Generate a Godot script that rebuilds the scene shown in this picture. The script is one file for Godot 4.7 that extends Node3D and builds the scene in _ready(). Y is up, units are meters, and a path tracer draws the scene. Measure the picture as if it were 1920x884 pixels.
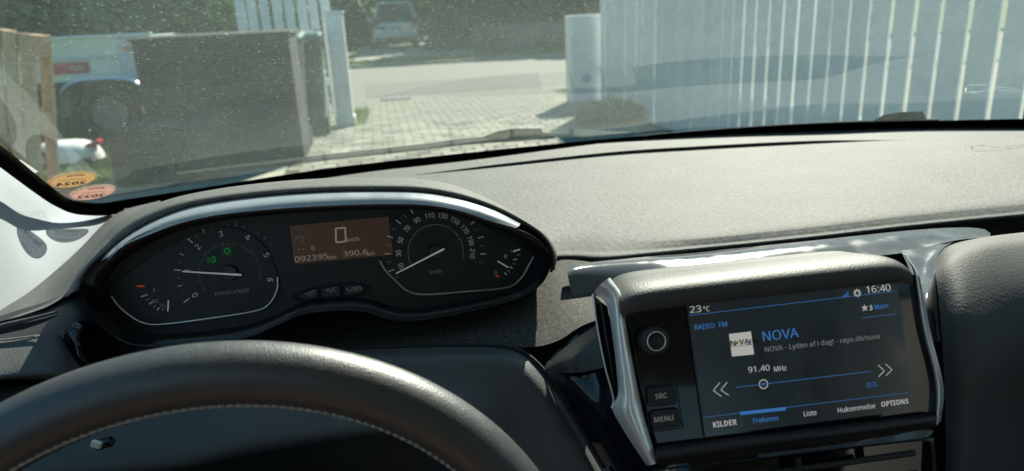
extends Node3D

const F := 1332.0
const EYE := Vector3(0, 1.25, 0)
var M: Basis
var rng := RandomNumberGenerator.new()
var mats := {}
var used_names := {}

# ---------------------------------------------------------------- picture to place
func ray(x: float, y: float) -> Vector3:
	return M * Vector3((x - 960.0) / F, -(y - 442.0) / F, -1.0)
func at(x: float, y: float, d: float) -> Vector3:
	return EYE + ray(x, y) * d
func on_y(x: float, y: float, h: float) -> Vector3:
	var r := ray(x, y)
	return EYE + r * ((h - EYE.y) / r.y)
func on_plane(x: float, y: float, p: Vector3, n: Vector3) -> Vector3:
	var r := ray(x, y)
	return EYE + r * ((p - EYE).dot(n) / r.dot(n))
func glass_base(x: float) -> float:
	var q := (x - 0.37) / 0.8
	return -1.225 + 0.2 * q * q
func glass_y(x: float, z: float) -> float:
	var s := z - glass_base(x)
	return 1.035 + s * 0.50 - 0.07 * s * s
func on_glass(x: float, y: float, lift := 0.0) -> Vector3:
	var r := ray(x, y)
	var a := 0.3
	var b := 3.0
	for i in 40:
		var m := (a + b) / 2.0
		var p := EYE + r * m
		if p.y > glass_y(p.x, p.z) + lift: b = m
		else: a = m
	return EYE + r * a

# ---------------------------------------------------------------- nodes
func numbered(called: String) -> String:
	var n: int = used_names.get(called, 0)
	used_names[called] = n + 1
	return called if n == 0 else "%s_%03d" % [called, n]
func tag(o: Node, label: String, category: String, group := "", kind := "") -> Node:
	if label: o.set_meta("label", label)
	if category: o.set_meta("category", category)
	if group: o.set_meta("group", group)
	if kind: o.set_meta("kind", kind)
	return o
func thing(called: String, label: String, category: String, base := Vector3.ZERO, group := "") -> Node3D:
	var o := Node3D.new()
	o.name = numbered(called)
	add_child(o)
	o.position = base
	tag(o, label, category, group)
	return o
# a mesh whose vertices are in world places
func part(parent: Node, called: String, mesh: Mesh, m: Material, where := Transform3D.IDENTITY) -> MeshInstance3D:
	var o := MeshInstance3D.new()
	o.name = numbered(called) if parent == self else called
	o.mesh = mesh
	o.material_override = m
	parent.add_child(o, true)
	o.global_transform = where
	return o
func structure(called: String, mesh: Mesh, m: Material) -> MeshInstance3D:
	var o := part(self, called, mesh, m)
	o.set_meta("kind", "structure")
	return o

# ---------------------------------------------------------------- shapes
func spline(pts: Array, n: int, closed := false) -> PackedVector3Array:
	var out := PackedVector3Array()
	var k := pts.size()
	var segs := k if closed else k - 1
	for i in n:
		var t := float(i) / (n if closed else n - 1) * segs
		var a := mini(int(t), segs - 1)
		var f := t - a
		var p1: Vector3 = pts[a % k]
		var p2: Vector3 = pts[(a + 1) % k]
		var p0: Vector3 = pts[(a - 1 + k) % k] if closed or a > 0 else p1 * 2 - p2
		var p3: Vector3 = pts[(a + 2) % k] if closed or a + 2 < k else p2 * 2 - p1
		out.append(p1.cubic_interpolate(p2, p0, p3, f))
	return out
# the same number of points, evenly by length
func even(pts: Array, n: int, closed := false) -> PackedVector3Array:
	var fine := spline(pts, pts.size() * 12, closed)
	if closed: fine.append(fine[0])
	var len := [0.0]
	for i in range(1, fine.size()): len.append(len[-1] + fine[i].distance_to(fine[i - 1]))
	var out := PackedVector3Array()
	var j := 0
	for i in n:
		var want: float = len[-1] * i / (n if closed else n - 1)
		while j < fine.size() - 2 and len[j + 1] < want: j += 1
		out.append(fine[j].lerp(fine[j + 1], clampf((want - len[j]) / maxf(len[j + 1] - len[j], 1e-9), 0, 1)))
	return out
func px_plane(list: Array, p: Vector3, n: Vector3) -> Array:
	var out := []
	for q in list: out.append(on_plane(q[0], q[1], p, n))
	return out
func px_at(list: Array) -> Array:
	var out := []
	for q in list: out.append(at(q[0], q[1], q[2]))
	return out
func px_y(list: Array, h: float) -> Array:
	var out := []
	for q in list: out.append(on_y(q[0], q[1], h))
	return out
# skin over rows of equal length
func skin(rows: Array, closed := false, st: SurfaceTool = null, smooth := true) -> Variant:
	var own := st == null
	if own:
		st = SurfaceTool.new()
		st.begin(Mesh.PRIMITIVE_TRIANGLES)
	st.set_smooth_group(0 if smooth else -1)
	var n: int = rows[0].size()
	for r in rows.size() - 1:
		for c in (n if closed else n - 1):
			var d := (c + 1) % n
			for v in [rows[r][c], rows[r][d], rows[r + 1][c], rows[r][d], rows[r + 1][d], rows[r + 1][c]]:
				st.add_vertex(v)
	if not own: return st
	return done(st)
func done(st: SurfaceTool) -> ArrayMesh:
	st.index()
	st.generate_normals()
	return st.commit()
# smooth patch through a grid of places
func patch(rows: Array, n := 48, m := 24) -> ArrayMesh:
	var wide := []
	for r in rows: wide.append(even(r, n))
	var out := []
	for i in m: out.append(PackedVector3Array())
	for c in n:
		var col := []
		for r in wide: col.append(r[c])
		var s := spline(col, m)
		for i in m: out[i].append(s[i])
	return skin(out)
func new_st() -> SurfaceTool:
	var st := SurfaceTool.new()
	st.begin(Mesh.PRIMITIVE_TRIANGLES)
	return st
func tube(st: SurfaceTool, pts: PackedVector3Array, r0: float, r1 := -1.0, sides := 8, closed := false, flat := 1.0, up := Vector3.UP) -> SurfaceTool:
	if r1 < 0: r1 = r0
	var rows := []
	for i in pts.size():
		var t: Vector3 = (pts[mini(i + 1, pts.size() - 1)] - pts[maxi(i - 1, 0)]).normalized()
		if closed: t = (pts[(i + 1) % pts.size()] - pts[(i - 1 + pts.size()) % pts.size()]).normalized()
		var a := t.cross(up).normalized()
		var b := a.cross(t)
		var r := lerpf(r0, r1, float(i) / maxf(pts.size() - 1, 1))
		var ring := PackedVector3Array()
		for k in sides:
			ring.append(pts[i] + a * cos(TAU * k / sides) * r + b * sin(TAU * k / sides) * r * flat)
		rows.append(ring)
	if closed: rows.append(rows[0])
	skin(rows, true, st)
	if not closed:
		for e in [[0, rows[0]], [1, rows[-1]]]:
			var ring: PackedVector3Array = e[1]
			var mid := Vector3.ZERO
			for v in ring: mid += v / sides
			st.set_smooth_group(-1)
			for k in sides:
				var v2 := [mid, ring[k], ring[(k + 1) % sides]]
				if e[0] == 0: v2.reverse()
				for v in v2: st.add_vertex(v)
	return st
func box(st: SurfaceTool, c: Vector3, size: Vector3, b := Basis.IDENTITY, bevel := 0.0) -> SurfaceTool:
	st.set_smooth_group(-1)
	var h := size / 2.0
	bevel = minf(bevel, minf(h.x, minf(h.y, h.z)) * 0.9)
	var add := func(q: Array):
		var out: Vector3 = (q[0] + q[1] + q[2]) / 3.0
		if (q[1] - q[0]).cross(q[2] - q[0]).dot(out) > 0: q.reverse()
		for i in range(1, q.size() - 1):
			for v in [q[0], q[i], q[i + 1]]: st.add_vertex(c + b * v)
	var ax := [Vector3(1, 0, 0), Vector3(0, 1, 0), Vector3(0, 0, 1)]
	for k in 3:
		for s in [-1.0, 1.0]:
			var o: Vector3 = ax[k] * h[k] * s
			var u: Vector3 = ax[(k + 1) % 3] * (h[(k + 1) % 3] - bevel)
			var w: Vector3 = ax[(k + 2) % 3] * (h[(k + 2) % 3] - bevel)
			add.call([o - u - w, o + u - w, o + u + w, o - u + w])
			if bevel > 0:
				for s2 in [-1.0, 1.0]:
					var k2 := (k + 1) % 3
					var o2: Vector3 = ax[k2] * h[k2] * s2
					var in1: Vector3 = ax[k2] * (h[k2] - bevel) * s2
					var in2: Vector3 = ax[k] * (h[k] - bevel) * s
					var l: Vector3 = ax[(k + 2) % 3] * (h[(k + 2) % 3] - bevel)
					add.call([o + in1 - l, o2 + in2 - l, o2 + in2 + l, o + in1 + l])
	if bevel > 0:
		for sx in [-1.0, 1.0]:
			for sy in [-1.0, 1.0]:
				for sz in [-1.0, 1.0]:
					var g := h - Vector3.ONE * bevel
					add.call([Vector3(h.x * sx, g.y * sy, g.z * sz), Vector3(g.x * sx, h.y * sy, g.z * sz), Vector3(g.x * sx, g.y * sy, h.z * sz)])
	return st
func box_mesh(c: Vector3, size: Vector3, b := Basis.IDENTITY, bevel := 0.0) -> ArrayMesh:
	return done(box(new_st(), c, size, b, bevel))
# outline on a plane, given thickness along n (front face pushed out), edges rounded by one step
func plate(loop: PackedVector3Array, n: Vector3, thick: float, bevel := 0.0) -> ArrayMesh:
	var st := new_st()
	var mid := Vector3.ZERO
	for v in loop: mid += v / loop.size()
	var back := PackedVector3Array()
	var side := PackedVector3Array()
	var front := PackedVector3Array()
	for v in loop:
		back.append(v)
		side.append(v + n * (thick - bevel))
		var inward := (mid - v).normalized() * bevel
		front.append(v + n * thick + inward)
	skin([back, side] if bevel == 0 else [back, side, front], true, st, bevel > 0)
	st.set_smooth_group(-1)
	var face := side if bevel == 0 else front
	var u := (loop[1] - loop[0]).normalized()
	var w := n.cross(u).normalized()
	var flat := PackedVector2Array()
	for v in face: flat.append(Vector2((v - mid).dot(u), (v - mid).dot(w)))
	for set in [face, back]:
		var ix := Geometry2D.triangulate_polygon(flat)
		for i in ix: st.add_vertex(set[i])
	return done(st)
func ring_mesh(c: Vector3, u: Vector3, v: Vector3, r: float, w: float, a0 := 0.0, a1 := TAU, n := 48) -> ArrayMesh:
	var rows := [PackedVector3Array(), PackedVector3Array()]
	for i in n + 1:
		var a := lerpf(a0, a1, float(i) / n)
		var d := u * cos(a) + v * sin(a)
		rows[0].append(c + d * (r - w / 2))
		rows[1].append(c + d * (r + w / 2))
	return skin(rows)
var fonts := {}
func text(parent: Node, called: String, s: String, pos: Vector3, u: Vector3, v: Vector3, h: float, m: Material, bold := false, centre := true, squeeze := 1.0, stand := false) -> MeshInstance3D:
	var t := TextMesh.new()
	var key := "b" if bold else "r"
	if not fonts.has(key):
		var f := SystemFont.new()
		f.font_names = PackedStringArray(["Droid Sans"])
		f.font_weight = 700 if bold else 400
		fonts[key] = f
	t.font = fonts[key]
	t.font_size = 48
	t.pixel_size = h / (48 * 0.72)
	t.depth = 0.0002
	t.curve_step = 2.0
	t.text = s
	t.horizontal_alignment = HORIZONTAL_ALIGNMENT_CENTER if centre else HORIZONTAL_ALIGNMENT_LEFT
	var n := u.cross(v).normalized()
	return part(parent, called, t, m, Transform3D(Basis(u * squeeze, v, n), pos + (v * h * 0.5 if stand else Vector3.ZERO)))

# ---------------------------------------------------------------- materials
func lin(r: float, g: float, b: float) -> Color:
	return Color(r, g, b).linear_to_srgb()
func noise(kind: int, freq: float, oct := 3, sd := 1) -> FastNoiseLite:
	var n := FastNoiseLite.new()
	n.noise_type = kind
	n.frequency = freq
	n.fractal_octaves = oct
	n.seed = sd
	if kind == FastNoiseLite.TYPE_CELLULAR:
		n.fractal_type = FastNoiseLite.FRACTAL_NONE
		n.cellular_return_type = FastNoiseLite.RETURN_DISTANCE2_SUB
	return n
func grey(n: FastNoiseLite, size := 512) -> ImageTexture:
	return ImageTexture.create_from_image(n.get_seamless_image(size, size))
# colour texture: base colour varied by noise between two tones, with specks
func tone_texture(a: Color, b: Color, n: FastNoiseLite, size := 512, specks := 0, speck_colors: Array = [], broad: FastNoiseLite = null) -> ImageTexture:
	var im := n.get_seamless_image(size, size)
	im.convert(Image.FORMAT_RGB8)
	var wide: Image = broad.get_seamless_image(size, size) if broad else null
	for y in size:
		for x in size:
			var t := im.get_pixel(x, y).r
			if wide: t = clampf(t * 0.55 + (wide.get_pixel(x, y).r - 0.5) * 0.6 + 0.22, 0.0, 1.0)
			im.set_pixel(x, y, a.lerp(b, t))
	for i in specks:
		im.set_pixel(rng.randi() % size, rng.randi() % size, speck_colors[rng.randi() % speck_colors.size()])
	return ImageTexture.create_from_image(im)
func mat(called: String, c: Color, rough := 0.6, metal := 0.0) -> StandardMaterial3D:
	var m := StandardMaterial3D.new()
	m.resource_name = called
	m.albedo_color = c
	m.roughness = rough
	m.metallic = metal
	mats[called] = m
	return m
func triplanar(m: StandardMaterial3D, scale: float) -> StandardMaterial3D:
	m.uv1_triplanar = true
	m.uv1_world_triplanar = true
	m.uv1_scale = Vector3.ONE * scale
	return m
func bump(m: StandardMaterial3D, tex: Texture2D, cm: float) -> StandardMaterial3D:
	m.heightmap_enabled = true
	m.heightmap_texture = tex
	m.heightmap_scale = cm
	return m
func glow(m: StandardMaterial3D, c: Color, e: float) -> StandardMaterial3D:
	m.emission_enabled = true
	m.emission = c
	m.emission_energy_multiplier = e
	return m

func make_materials() -> void:
	var fine := noise(FastNoiseLite.TYPE_SIMPLEX, 0.09, 3, 3)
	var grain := grey(noise(FastNoiseLite.TYPE_CELLULAR, 0.06, 1, 5))
	var leather := grey(noise(FastNoiseLite.TYPE_CELLULAR, 0.035, 1, 9))
	var pebbly := grey(noise(FastNoiseLite.TYPE_SIMPLEX, 0.11, 2, 4))
	var sm_noise := noise(FastNoiseLite.TYPE_SIMPLEX, 0.006, 5, 31)
	var sm_im := sm_noise.get_seamless_image(512, 512)
	for y in 512:
		for x in 512:
			var g := clampf(sm_im.get_pixel(x, y).r * 0.9 + 0.22, 0.0, 1.0)
			sm_im.set_pixel(x, y, Color(g, g, g))
	var mild_im := sm_im.duplicate() as Image
	for y in 512:
		for x in 512:
			var g := 0.72 + 0.28 * sm_im.get_pixel(x, y).r
			mild_im.set_pixel(x, y, Color(g, g, g))
	var mild := ImageTexture.create_from_image(mild_im)
	var smudge := ImageTexture.create_from_image(sm_im)
	var m: StandardMaterial3D
	# soft grained plastic of the dashboard top, dusty
	m = triplanar(mat("dash", Color.WHITE, 0.74), 1.7)
	m.albedo_texture = tone_texture(lin(0.062, 0.062, 0.059), lin(0.102, 0.102, 0.097), fine, 512, 42000, [lin(0.17, 0.17, 0.155), lin(0.14, 0.145, 0.145), lin(0.02, 0.02, 0.02)], noise(FastNoiseLite.TYPE_SIMPLEX, 0.008, 4, 77))
	bump(m, pebbly, 0.032)
	# fleck fabric-like band
	m = triplanar(mat("fleck", Color.WHITE, 0.85), 2.2)
	m.albedo_texture = tone_texture(lin(0.02, 0.019, 0.018), lin(0.045, 0.042, 0.037), fine, 512, 30000, [lin(0.22, 0.18, 0.12), lin(0.15, 0.14, 0.115), lin(0.02, 0.02, 0.02)])
	bump(m, pebbly, 0.03)
	m = triplanar(mat("leather", lin(0.072, 0.075, 0.078), 0.5), 26.0)
	bump(m, leather, 0.028)
	m = triplanar(mat("grained", lin(0.058, 0.059, 0.06), 0.72), 20.0)
	bump(m, leather, 0.035)
	m = triplanar(mat("wheel_leather", lin(0.03, 0.031, 0.033), 0.42), 30.0)
	m.metallic_specular = 0.8
	bump(m, leather, 0.018)
	m.roughness = 0.5
	m.roughness_texture = mild
	m = triplanar(mat("dash_smooth", lin(0.047, 0.048, 0.048), 0.55), 9.0)
	bump(m, pebbly, 0.02)
	m = triplanar(mat("dash_lip", lin(0.03, 0.031, 0.033), 0.45), 9.0)
	bump(m, pebbly, 0.01)
	mat("thread", lin(0.42, 0.42, 0.40), 0.8)
	mat("black_plastic", lin(0.026, 0.027, 0.028), 0.45)
	mat("matt_black", lin(0.013, 0.013, 0.014), 0.85)
	mat("gloss_black", lin(0.004, 0.0045, 0.006), 0.06)
	mat("bezel_black", lin(0.014, 0.015, 0.016), 0.35)
	mat("face_black", lin(0.014, 0.015, 0.016), 0.5)
	mat("satin_trim", lin(0.27, 0.295, 0.32), 0.3)
	m = mat("piano", lin(0.006, 0.008, 0.012), 0.08)
	mat("silver", lin(0.88, 0.89, 0.90), 0.22, 0.4)
	mat("chrome_line", lin(0.55, 0.56, 0.58), 0.3, 1.0)
	m = triplanar(mat("trim_gloss", lin(0.095, 0.10, 0.106), 0.14), 9.0)
	m = triplanar(mat("pillar", lin(0.29, 0.315, 0.34), 0.9), 60.0)
	bump(m, grain, 0.03)
	mat("frit", lin(0.005, 0.005, 0.005), 0.9).specular_mode = BaseMaterial3D.SPECULAR_DISABLED
	m = mat("glass", Color(1, 1, 1, 0.03), 0.0)
	m.metallic_specular = 0.48
	m.transparency = BaseMaterial3D.TRANSPARENCY_ALPHA
	m = mat("cover_glass", Color(0.02, 0.02, 0.02, 0.06), 0.02)
	m.transparency = BaseMaterial3D.TRANSPARENCY_ALPHA
	glow(mat("mark_white", lin(0.5, 0.5, 0.48), 0.6), lin(0.8, 0.78, 0.72), 0.035)
	glow(mat("mark_dim", lin(0.15, 0.15, 0.15), 0.6), lin(0.8, 0.8, 0.78), 0.018)
	glow(mat("needle", lin(0.7, 0.7, 0.68), 0.5), lin(0.9, 0.9, 0.86), 0.06)
	glow(mat("mark_red", lin(0.4, 0.04, 0.02), 0.6), lin(0.8, 0.1, 0.03), 0.09)
	glow(mat("lamp_green", lin(0.0, 0.2, 0.03), 0.6), lin(0.01, 0.5, 0.06), 0.09)
	glow(mat("lcd_screen", lin(0.034, 0.021, 0.016), 0.35), lin(0.55, 0.27, 0.17), 0.016)  # brown base and faint glow stand in for a warm reflection
	glow(mat("lcd_mark", lin(0.2, 0.17, 0.15), 0.6), lin(0.8, 0.66, 0.56), 0.07)
	glow(mat("display_screen", lin(0.008, 0.009, 0.01), 0.22), lin(0.4, 0.6, 0.7), 0.009)
	glow(mat("screen_white", lin(0.1, 0.1, 0.1), 0.5), lin(0.85, 0.85, 0.83), 0.17)
	glow(mat("screen_grey", lin(0.1, 0.1, 0.1), 0.5), lin(0.6, 0.62, 0.62), 0.09)
	glow(mat("screen_blue", lin(0.02, 0.05, 0.1), 0.5), lin(0.07, 0.28, 0.75), 0.20)
	glow(mat("screen_line", lin(0.02, 0.05, 0.1), 0.5), lin(0.08, 0.3, 0.75), 0.13)
	glow(mat("screen_tile", lin(0.3, 0.3, 0.29), 0.5), lin(0.8, 0.8, 0.76), 0.19)
	for called in ["display_screen", "gloss_black", "piano", "trim_gloss", "satin_trim"]:
		var gm: StandardMaterial3D = triplanar(mats[called], 7.0)
		gm.roughness *= 1.5
		gm.roughness_texture = smudge
	mat("ink_dark", lin(0.02, 0.02, 0.025), 0.6)
	glow(mat("screen_green", lin(0.05, 0.2, 0.02), 0.5), lin(0.2, 0.5, 0.05), 0.1)
	mat("print_white", lin(0.4, 0.4, 0.39), 0.6)
	for s in [["sticker_orange", lin(0.62, 0.40, 0.19), Color(0.74, 0.60, 0.42)], ["sticker_pink", lin(0.66, 0.45, 0.40), Color(0.76, 0.60, 0.56)]]:
		m = mat(s[0], s[1], 0.7)
		m.albedo_color.a = 0.62
		m.transparency = BaseMaterial3D.TRANSPARENCY_ALPHA
		m.backlight_enabled = true
		m.backlight = s[2]
	m = triplanar(mat("seat_bounce_brown", lin(0.30, 0.17, 0.11), 0.9), 20.0)  # brown chosen to bounce warm light onto the steering wheel
	mat("headliner", lin(0.65, 0.65, 0.63), 0.95)
	mat("body_white", lin(0.7, 0.7, 0.7), 0.3)
	# outdoors
	m = triplanar(mat("asphalt", Color.WHITE, 0.9), 0.7)
	m.albedo_texture = tone_texture(lin(0.13, 0.13, 0.118), lin(0.18, 0.18, 0.16), noise(FastNoiseLite.TYPE_SIMPLEX, 0.02, 5, 8), 512, 9000, [lin(0.26, 0.26, 0.23), lin(0.10, 0.10, 0.09)])
	m = triplanar(mat("asphalt_patch", Color.WHITE, 0.9), 0.9)
	m.albedo_texture = tone_texture(lin(0.095, 0.095, 0.086), lin(0.135, 0.135, 0.12), noise(FastNoiseLite.TYPE_SIMPLEX, 0.03, 5, 18), 256, 2000, [lin(0.26, 0.25, 0.23)])
	m = triplanar(mat("concrete", Color.WHITE, 0.9), 0.8)
	m.albedo_texture = tone_texture(lin(0.24, 0.235, 0.19), lin(0.35, 0.345, 0.28), noise(FastNoiseLite.TYPE_SIMPLEX, 0.015, 5, 28), 512)
	for i in 3:
		m = triplanar(mat("paver%d" % i, Color.WHITE, 0.9), 1.7)
		var k := [0.72, 1.0, 1.22][i] as float
		m.albedo_texture = tone_texture(lin(0.17 * k, 0.166 * k, 0.135 * k), lin(0.285 * k, 0.28 * k, 0.23 * k), noise(FastNoiseLite.TYPE_SIMPLEX, 0.05, 4, 40 + i), 256)
	m = triplanar(mat("joint_sand", Color.WHITE, 1.0), 2.0)
	m.albedo_texture = tone_texture(lin(0.05, 0.058, 0.03), lin(0.11, 0.11, 0.07), noise(FastNoiseLite.TYPE_SIMPLEX, 0.04, 4, 51), 256)
	m = triplanar(mat("soil", Color.WHITE, 1.0), 0.35)
	m.albedo_texture = tone_texture(lin(0.07, 0.10, 0.03), lin(0.19, 0.19, 0.09), noise(FastNoiseLite.TYPE_SIMPLEX, 0.03, 5, 61), 512)
	m = triplanar(mat("gravel", Color.WHITE, 1.0), 1.2)
	m.albedo_texture = tone_texture(lin(0.22, 0.21, 0.17), lin(0.34, 0.325, 0.27), noise(FastNoiseLite.TYPE_SIMPLEX, 0.1, 4, 62), 256)
	m = triplanar(mat("white_board", Color.WHITE, 0.65), 0.9)
	m.albedo_texture = tone_texture(lin(0.68, 0.72, 0.72), lin(0.80, 0.83, 0.82), noise(FastNoiseLite.TYPE_SIMPLEX, 0.03, 4, 71), 256)
	m = triplanar(mat("white_board_b", Color.WHITE, 0.65), 0.7)
	m.albedo_texture = tone_texture(lin(0.62, 0.66, 0.66), lin(0.74, 0.77, 0.77), noise(FastNoiseLite.TYPE_SIMPLEX, 0.025, 4, 72), 256)
	m = triplanar(mat("pallet_wood", Color.WHITE, 0.85), 2.5)
	m.albedo_texture = tone_texture(lin(0.30, 0.19, 0.10), lin(0.52, 0.38, 0.23), noise(FastNoiseLite.TYPE_SIMPLEX, 0.03, 5, 81), 256)
	m = triplanar(mat("dark_box", Color.WHITE, 0.9), 1.2)
	m.albedo_texture = tone_texture(lin(0.011, 0.012, 0.013), lin(0.024, 0.026, 0.027), noise(FastNoiseLite.TYPE_SIMPLEX, 0.02, 4, 91), 256)
	mat("dark_edge", lin(0.10, 0.10, 0.095), 0.5)
	mat("bin_green", lin(0.03, 0.05, 0.042), 0.5)
	mat("bin_lid", lin(0.10, 0.16, 0.14), 0.35)
	mat("trailer_white", lin(0.58, 0.64, 0.56), 0.4)
	mat("trailer_blue", lin(0.42, 0.50, 0.54), 0.4)
	mat("red_print", lin(0.42, 0.03, 0.06), 0.5)
	mat("orange_lens", lin(0.55, 0.18, 0.03), 0.3)
	mat("red_lens", lin(0.35, 0.02, 0.02), 0.3)
	mat("rubber", lin(0.01, 0.01, 0.01), 0.9)
	mat("zinc", lin(0.65, 0.66, 0.67), 0.35, 0.9)
	mat("car_paint", lin(0.80, 0.80, 0.78), 0.3)
	mat("car_glass", lin(0.01, 0.013, 0.016), 0.08)
	mat("bark", lin(0.06, 0.045, 0.03), 0.95)
	for l in [["leaf_dark", lin(0.05, 0.11, 0.042)], ["leaf_mid", lin(0.075, 0.15, 0.045)], ["leaf_bright", lin(0.10, 0.16, 0.035)], ["grass", lin(0.17, 0.23, 0.055)]]:
		m = mat(l[0], l[1], 0.6)
		m.vertex_color_use_as_albedo = true
		m.backlight_enabled = true
		m.backlight = Color(0.3, 0.4, 0.12)

# ================================================================= build
func _ready() -> void:
	rng.seed = 7
	M = Basis.from_euler(Vector3(deg_to_rad(-17.5), deg_to_rad(-10), deg_to_rad(-2.7)))
	var cam := Camera3D.new()
	cam.name = "camera"
	cam.fov = rad_to_deg(2 * atan(442.0 / F))
	cam.near = 0.02
	cam.far = 400
	cam.transform = Transform3D(M, EYE)
	var lens := CameraAttributesPhysical.new()
	lens.frustum_focal_length = 24
	lens.frustum_focus_distance = 0.62
	lens.exposure_aperture = 7.0
	cam.attributes = lens
	add_child(cam)
	cam.fov = rad_to_deg(2 * atan(442.0 / F))
	var sun := DirectionalLight3D.new()
	sun.name = "sun"
	sun.light_energy = 1.6
	sun.light_color = Color(1.0, 1.0, 0.92)
	sun.light_angular_distance = 0.5
	sun.shadow_enabled = true
	add_child(sun)
	var sd := Vector3(sin(deg_to_rad(31)) * cos(deg_to_rad(39)), sin(deg_to_rad(39)), -cos(deg_to_rad(31)) * cos(deg_to_rad(39)))
	sun.look_at_from_position(sd * 50.0, Vector3.ZERO)
	var env := Environment.new()
	env.background_mode = Environment.BG_SKY
	var sky := Sky.new()
	var sm := ProceduralSkyMaterial.new()
	sm.sky_top_color = Color(0.33, 0.56, 0.70)
	sm.sky_horizon_color = Color(0.73, 0.86, 0.89)
	sm.ground_bottom_color = Color(0.3, 0.3, 0.28)
	sm.ground_horizon_color = Color(0.6, 0.64, 0.66)
	sm.sky_energy_multiplier = 0.76
	sky.sky_material = sm
	env.sky = sky
	env.tonemap_mode = Environment.TONE_MAPPER_LINEAR
	env.tonemap_exposure = 2.25
	env.sdfgi_enabled = true
	env.ssao_enabled = true
	env.ssil_enabled = true
	var we := WorldEnvironment.new()
	we.name = "world"
	we.environment = env
	add_child(we)
	make_materials()
	outdoors()
	car_shell()
	windscreen()
	dashboard()
	cluster()
	centre_unit()
	steering_wheel()
	street_things()
	plants()

# ---------------------------------------------------------------- setting
func sheet(x0: float, x1: float, z0: float, z1: float, y: float) -> ArrayMesh:
	return skin([PackedVector3Array([Vector3(x0, y, z0), Vector3(x1, y, z0)]), PackedVector3Array([Vector3(x0, y, z1), Vector3(x1, y, z1)])])
func outdoors() -> void:
	structure("ground", sheet(-150, 150, -200, 60, -0.06), mats.soil)
	structure("road", sheet(-150, 150, -19.5, -11.45, 0.0), mats.asphalt)
	# darker repaired strip along the near lane
	structure("road_patch", sheet(-0.2, 4.6, -14.6, -12.1, 0.004), mats.asphalt_patch)
	structure("kerb", box_mesh(Vector3(0, -0.02, -19.65), Vector3(300, 0.2, 0.15), Basis.IDENTITY, 0.02), mats.concrete)
	structure("verge", box_mesh(Vector3(0, 0.0, -21.9), Vector3(300, 0.1, 4.3)), mats.soil)
	structure("far_driveway", sheet(-0.6, 4.0, -34, -19.72, 0.056), mats.concrete)
	var base := structure("driveway", sheet(-1.1, 2.95, -11.45, 4.0, -0.008), mats.joint_sand)
	# paving stones, laid in rows across; those in view one by one
	var variants := []
	for i in 4:
		variants.append(box_mesh(Vector3.ZERO, Vector3(0.208 - 0.002 * i, 0.06, 0.138 - 0.002 * (i % 2)), Basis.IDENTITY, 0.008))
	var spots := []
	var row := 0
	var z := -11.36
	while z < 3.5:
		var x := -0.75 + (0.107 if row % 2 else 0.0)
		while x < 2.85:
			spots.append(Vector3(x, 0, z))
			x += 0.214
		z += 0.144
		row += 1
	var seen_spots := []
	var rest := []
	for s in spots:
		var q := (s as Vector3 - EYE) * M
		var px := 960 + F * q.x / -q.z
		var py := 442 - F * q.y / -q.z
		if q.z < 0 and px > 575 and px < 1130 and py < 318 and seen_spots.size() < 3000: seen_spots.append(s)
		else: rest.append(s)
	seen_spots.sort_custom(func(a, b): return a.z > b.z)
	for i in seen_spots.size():
		if i < 300:
			var o := part(base, "paver", variants[rng.randi() % 4], mats["paver%d" % (rng.randi() % 3)])
			o.global_transform = Transform3D(Basis.from_euler(Vector3(rng.randfn() * 0.006, rng.randfn() * 0.012, rng.randfn() * 0.006)), seen_spots[i] + Vector3(0, -0.028 + rng.randfn() * 0.002, 0))
		else: rest.append(seen_spots[i])
	var mm := MultiMesh.new()
	mm.transform_format = MultiMesh.TRANSFORM_3D
	mm.mesh = variants[0]
	mm.instance_count = rest.size()
	for i in rest.size():
		mm.set_instance_transform(i, Transform3D(Basis.from_euler(Vector3(rng.randfn() * 0.006, rng.randfn() * 0.012, rng.randfn() * 0.006)), rest[i] + Vector3(0, -0.028 + rng.randfn() * 0.002, 0)))
	var mi := MultiMeshInstance3D.new()
	mi.name = "further_pavers"
	mi.multimesh = mm
	mi.material_override = mats.paver1
	mi.set_meta("kind", "stuff")
	base.add_child(mi)
	structure("path", box_mesh(Vector3(-1.62, -0.02, -5.5), Vector3(1.5, 0.05, 10.5)), mats.concrete)
	structure("neighbour_yard", sheet(3.0, 14, -11.4, 6, -0.02), mats.gravel)

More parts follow.
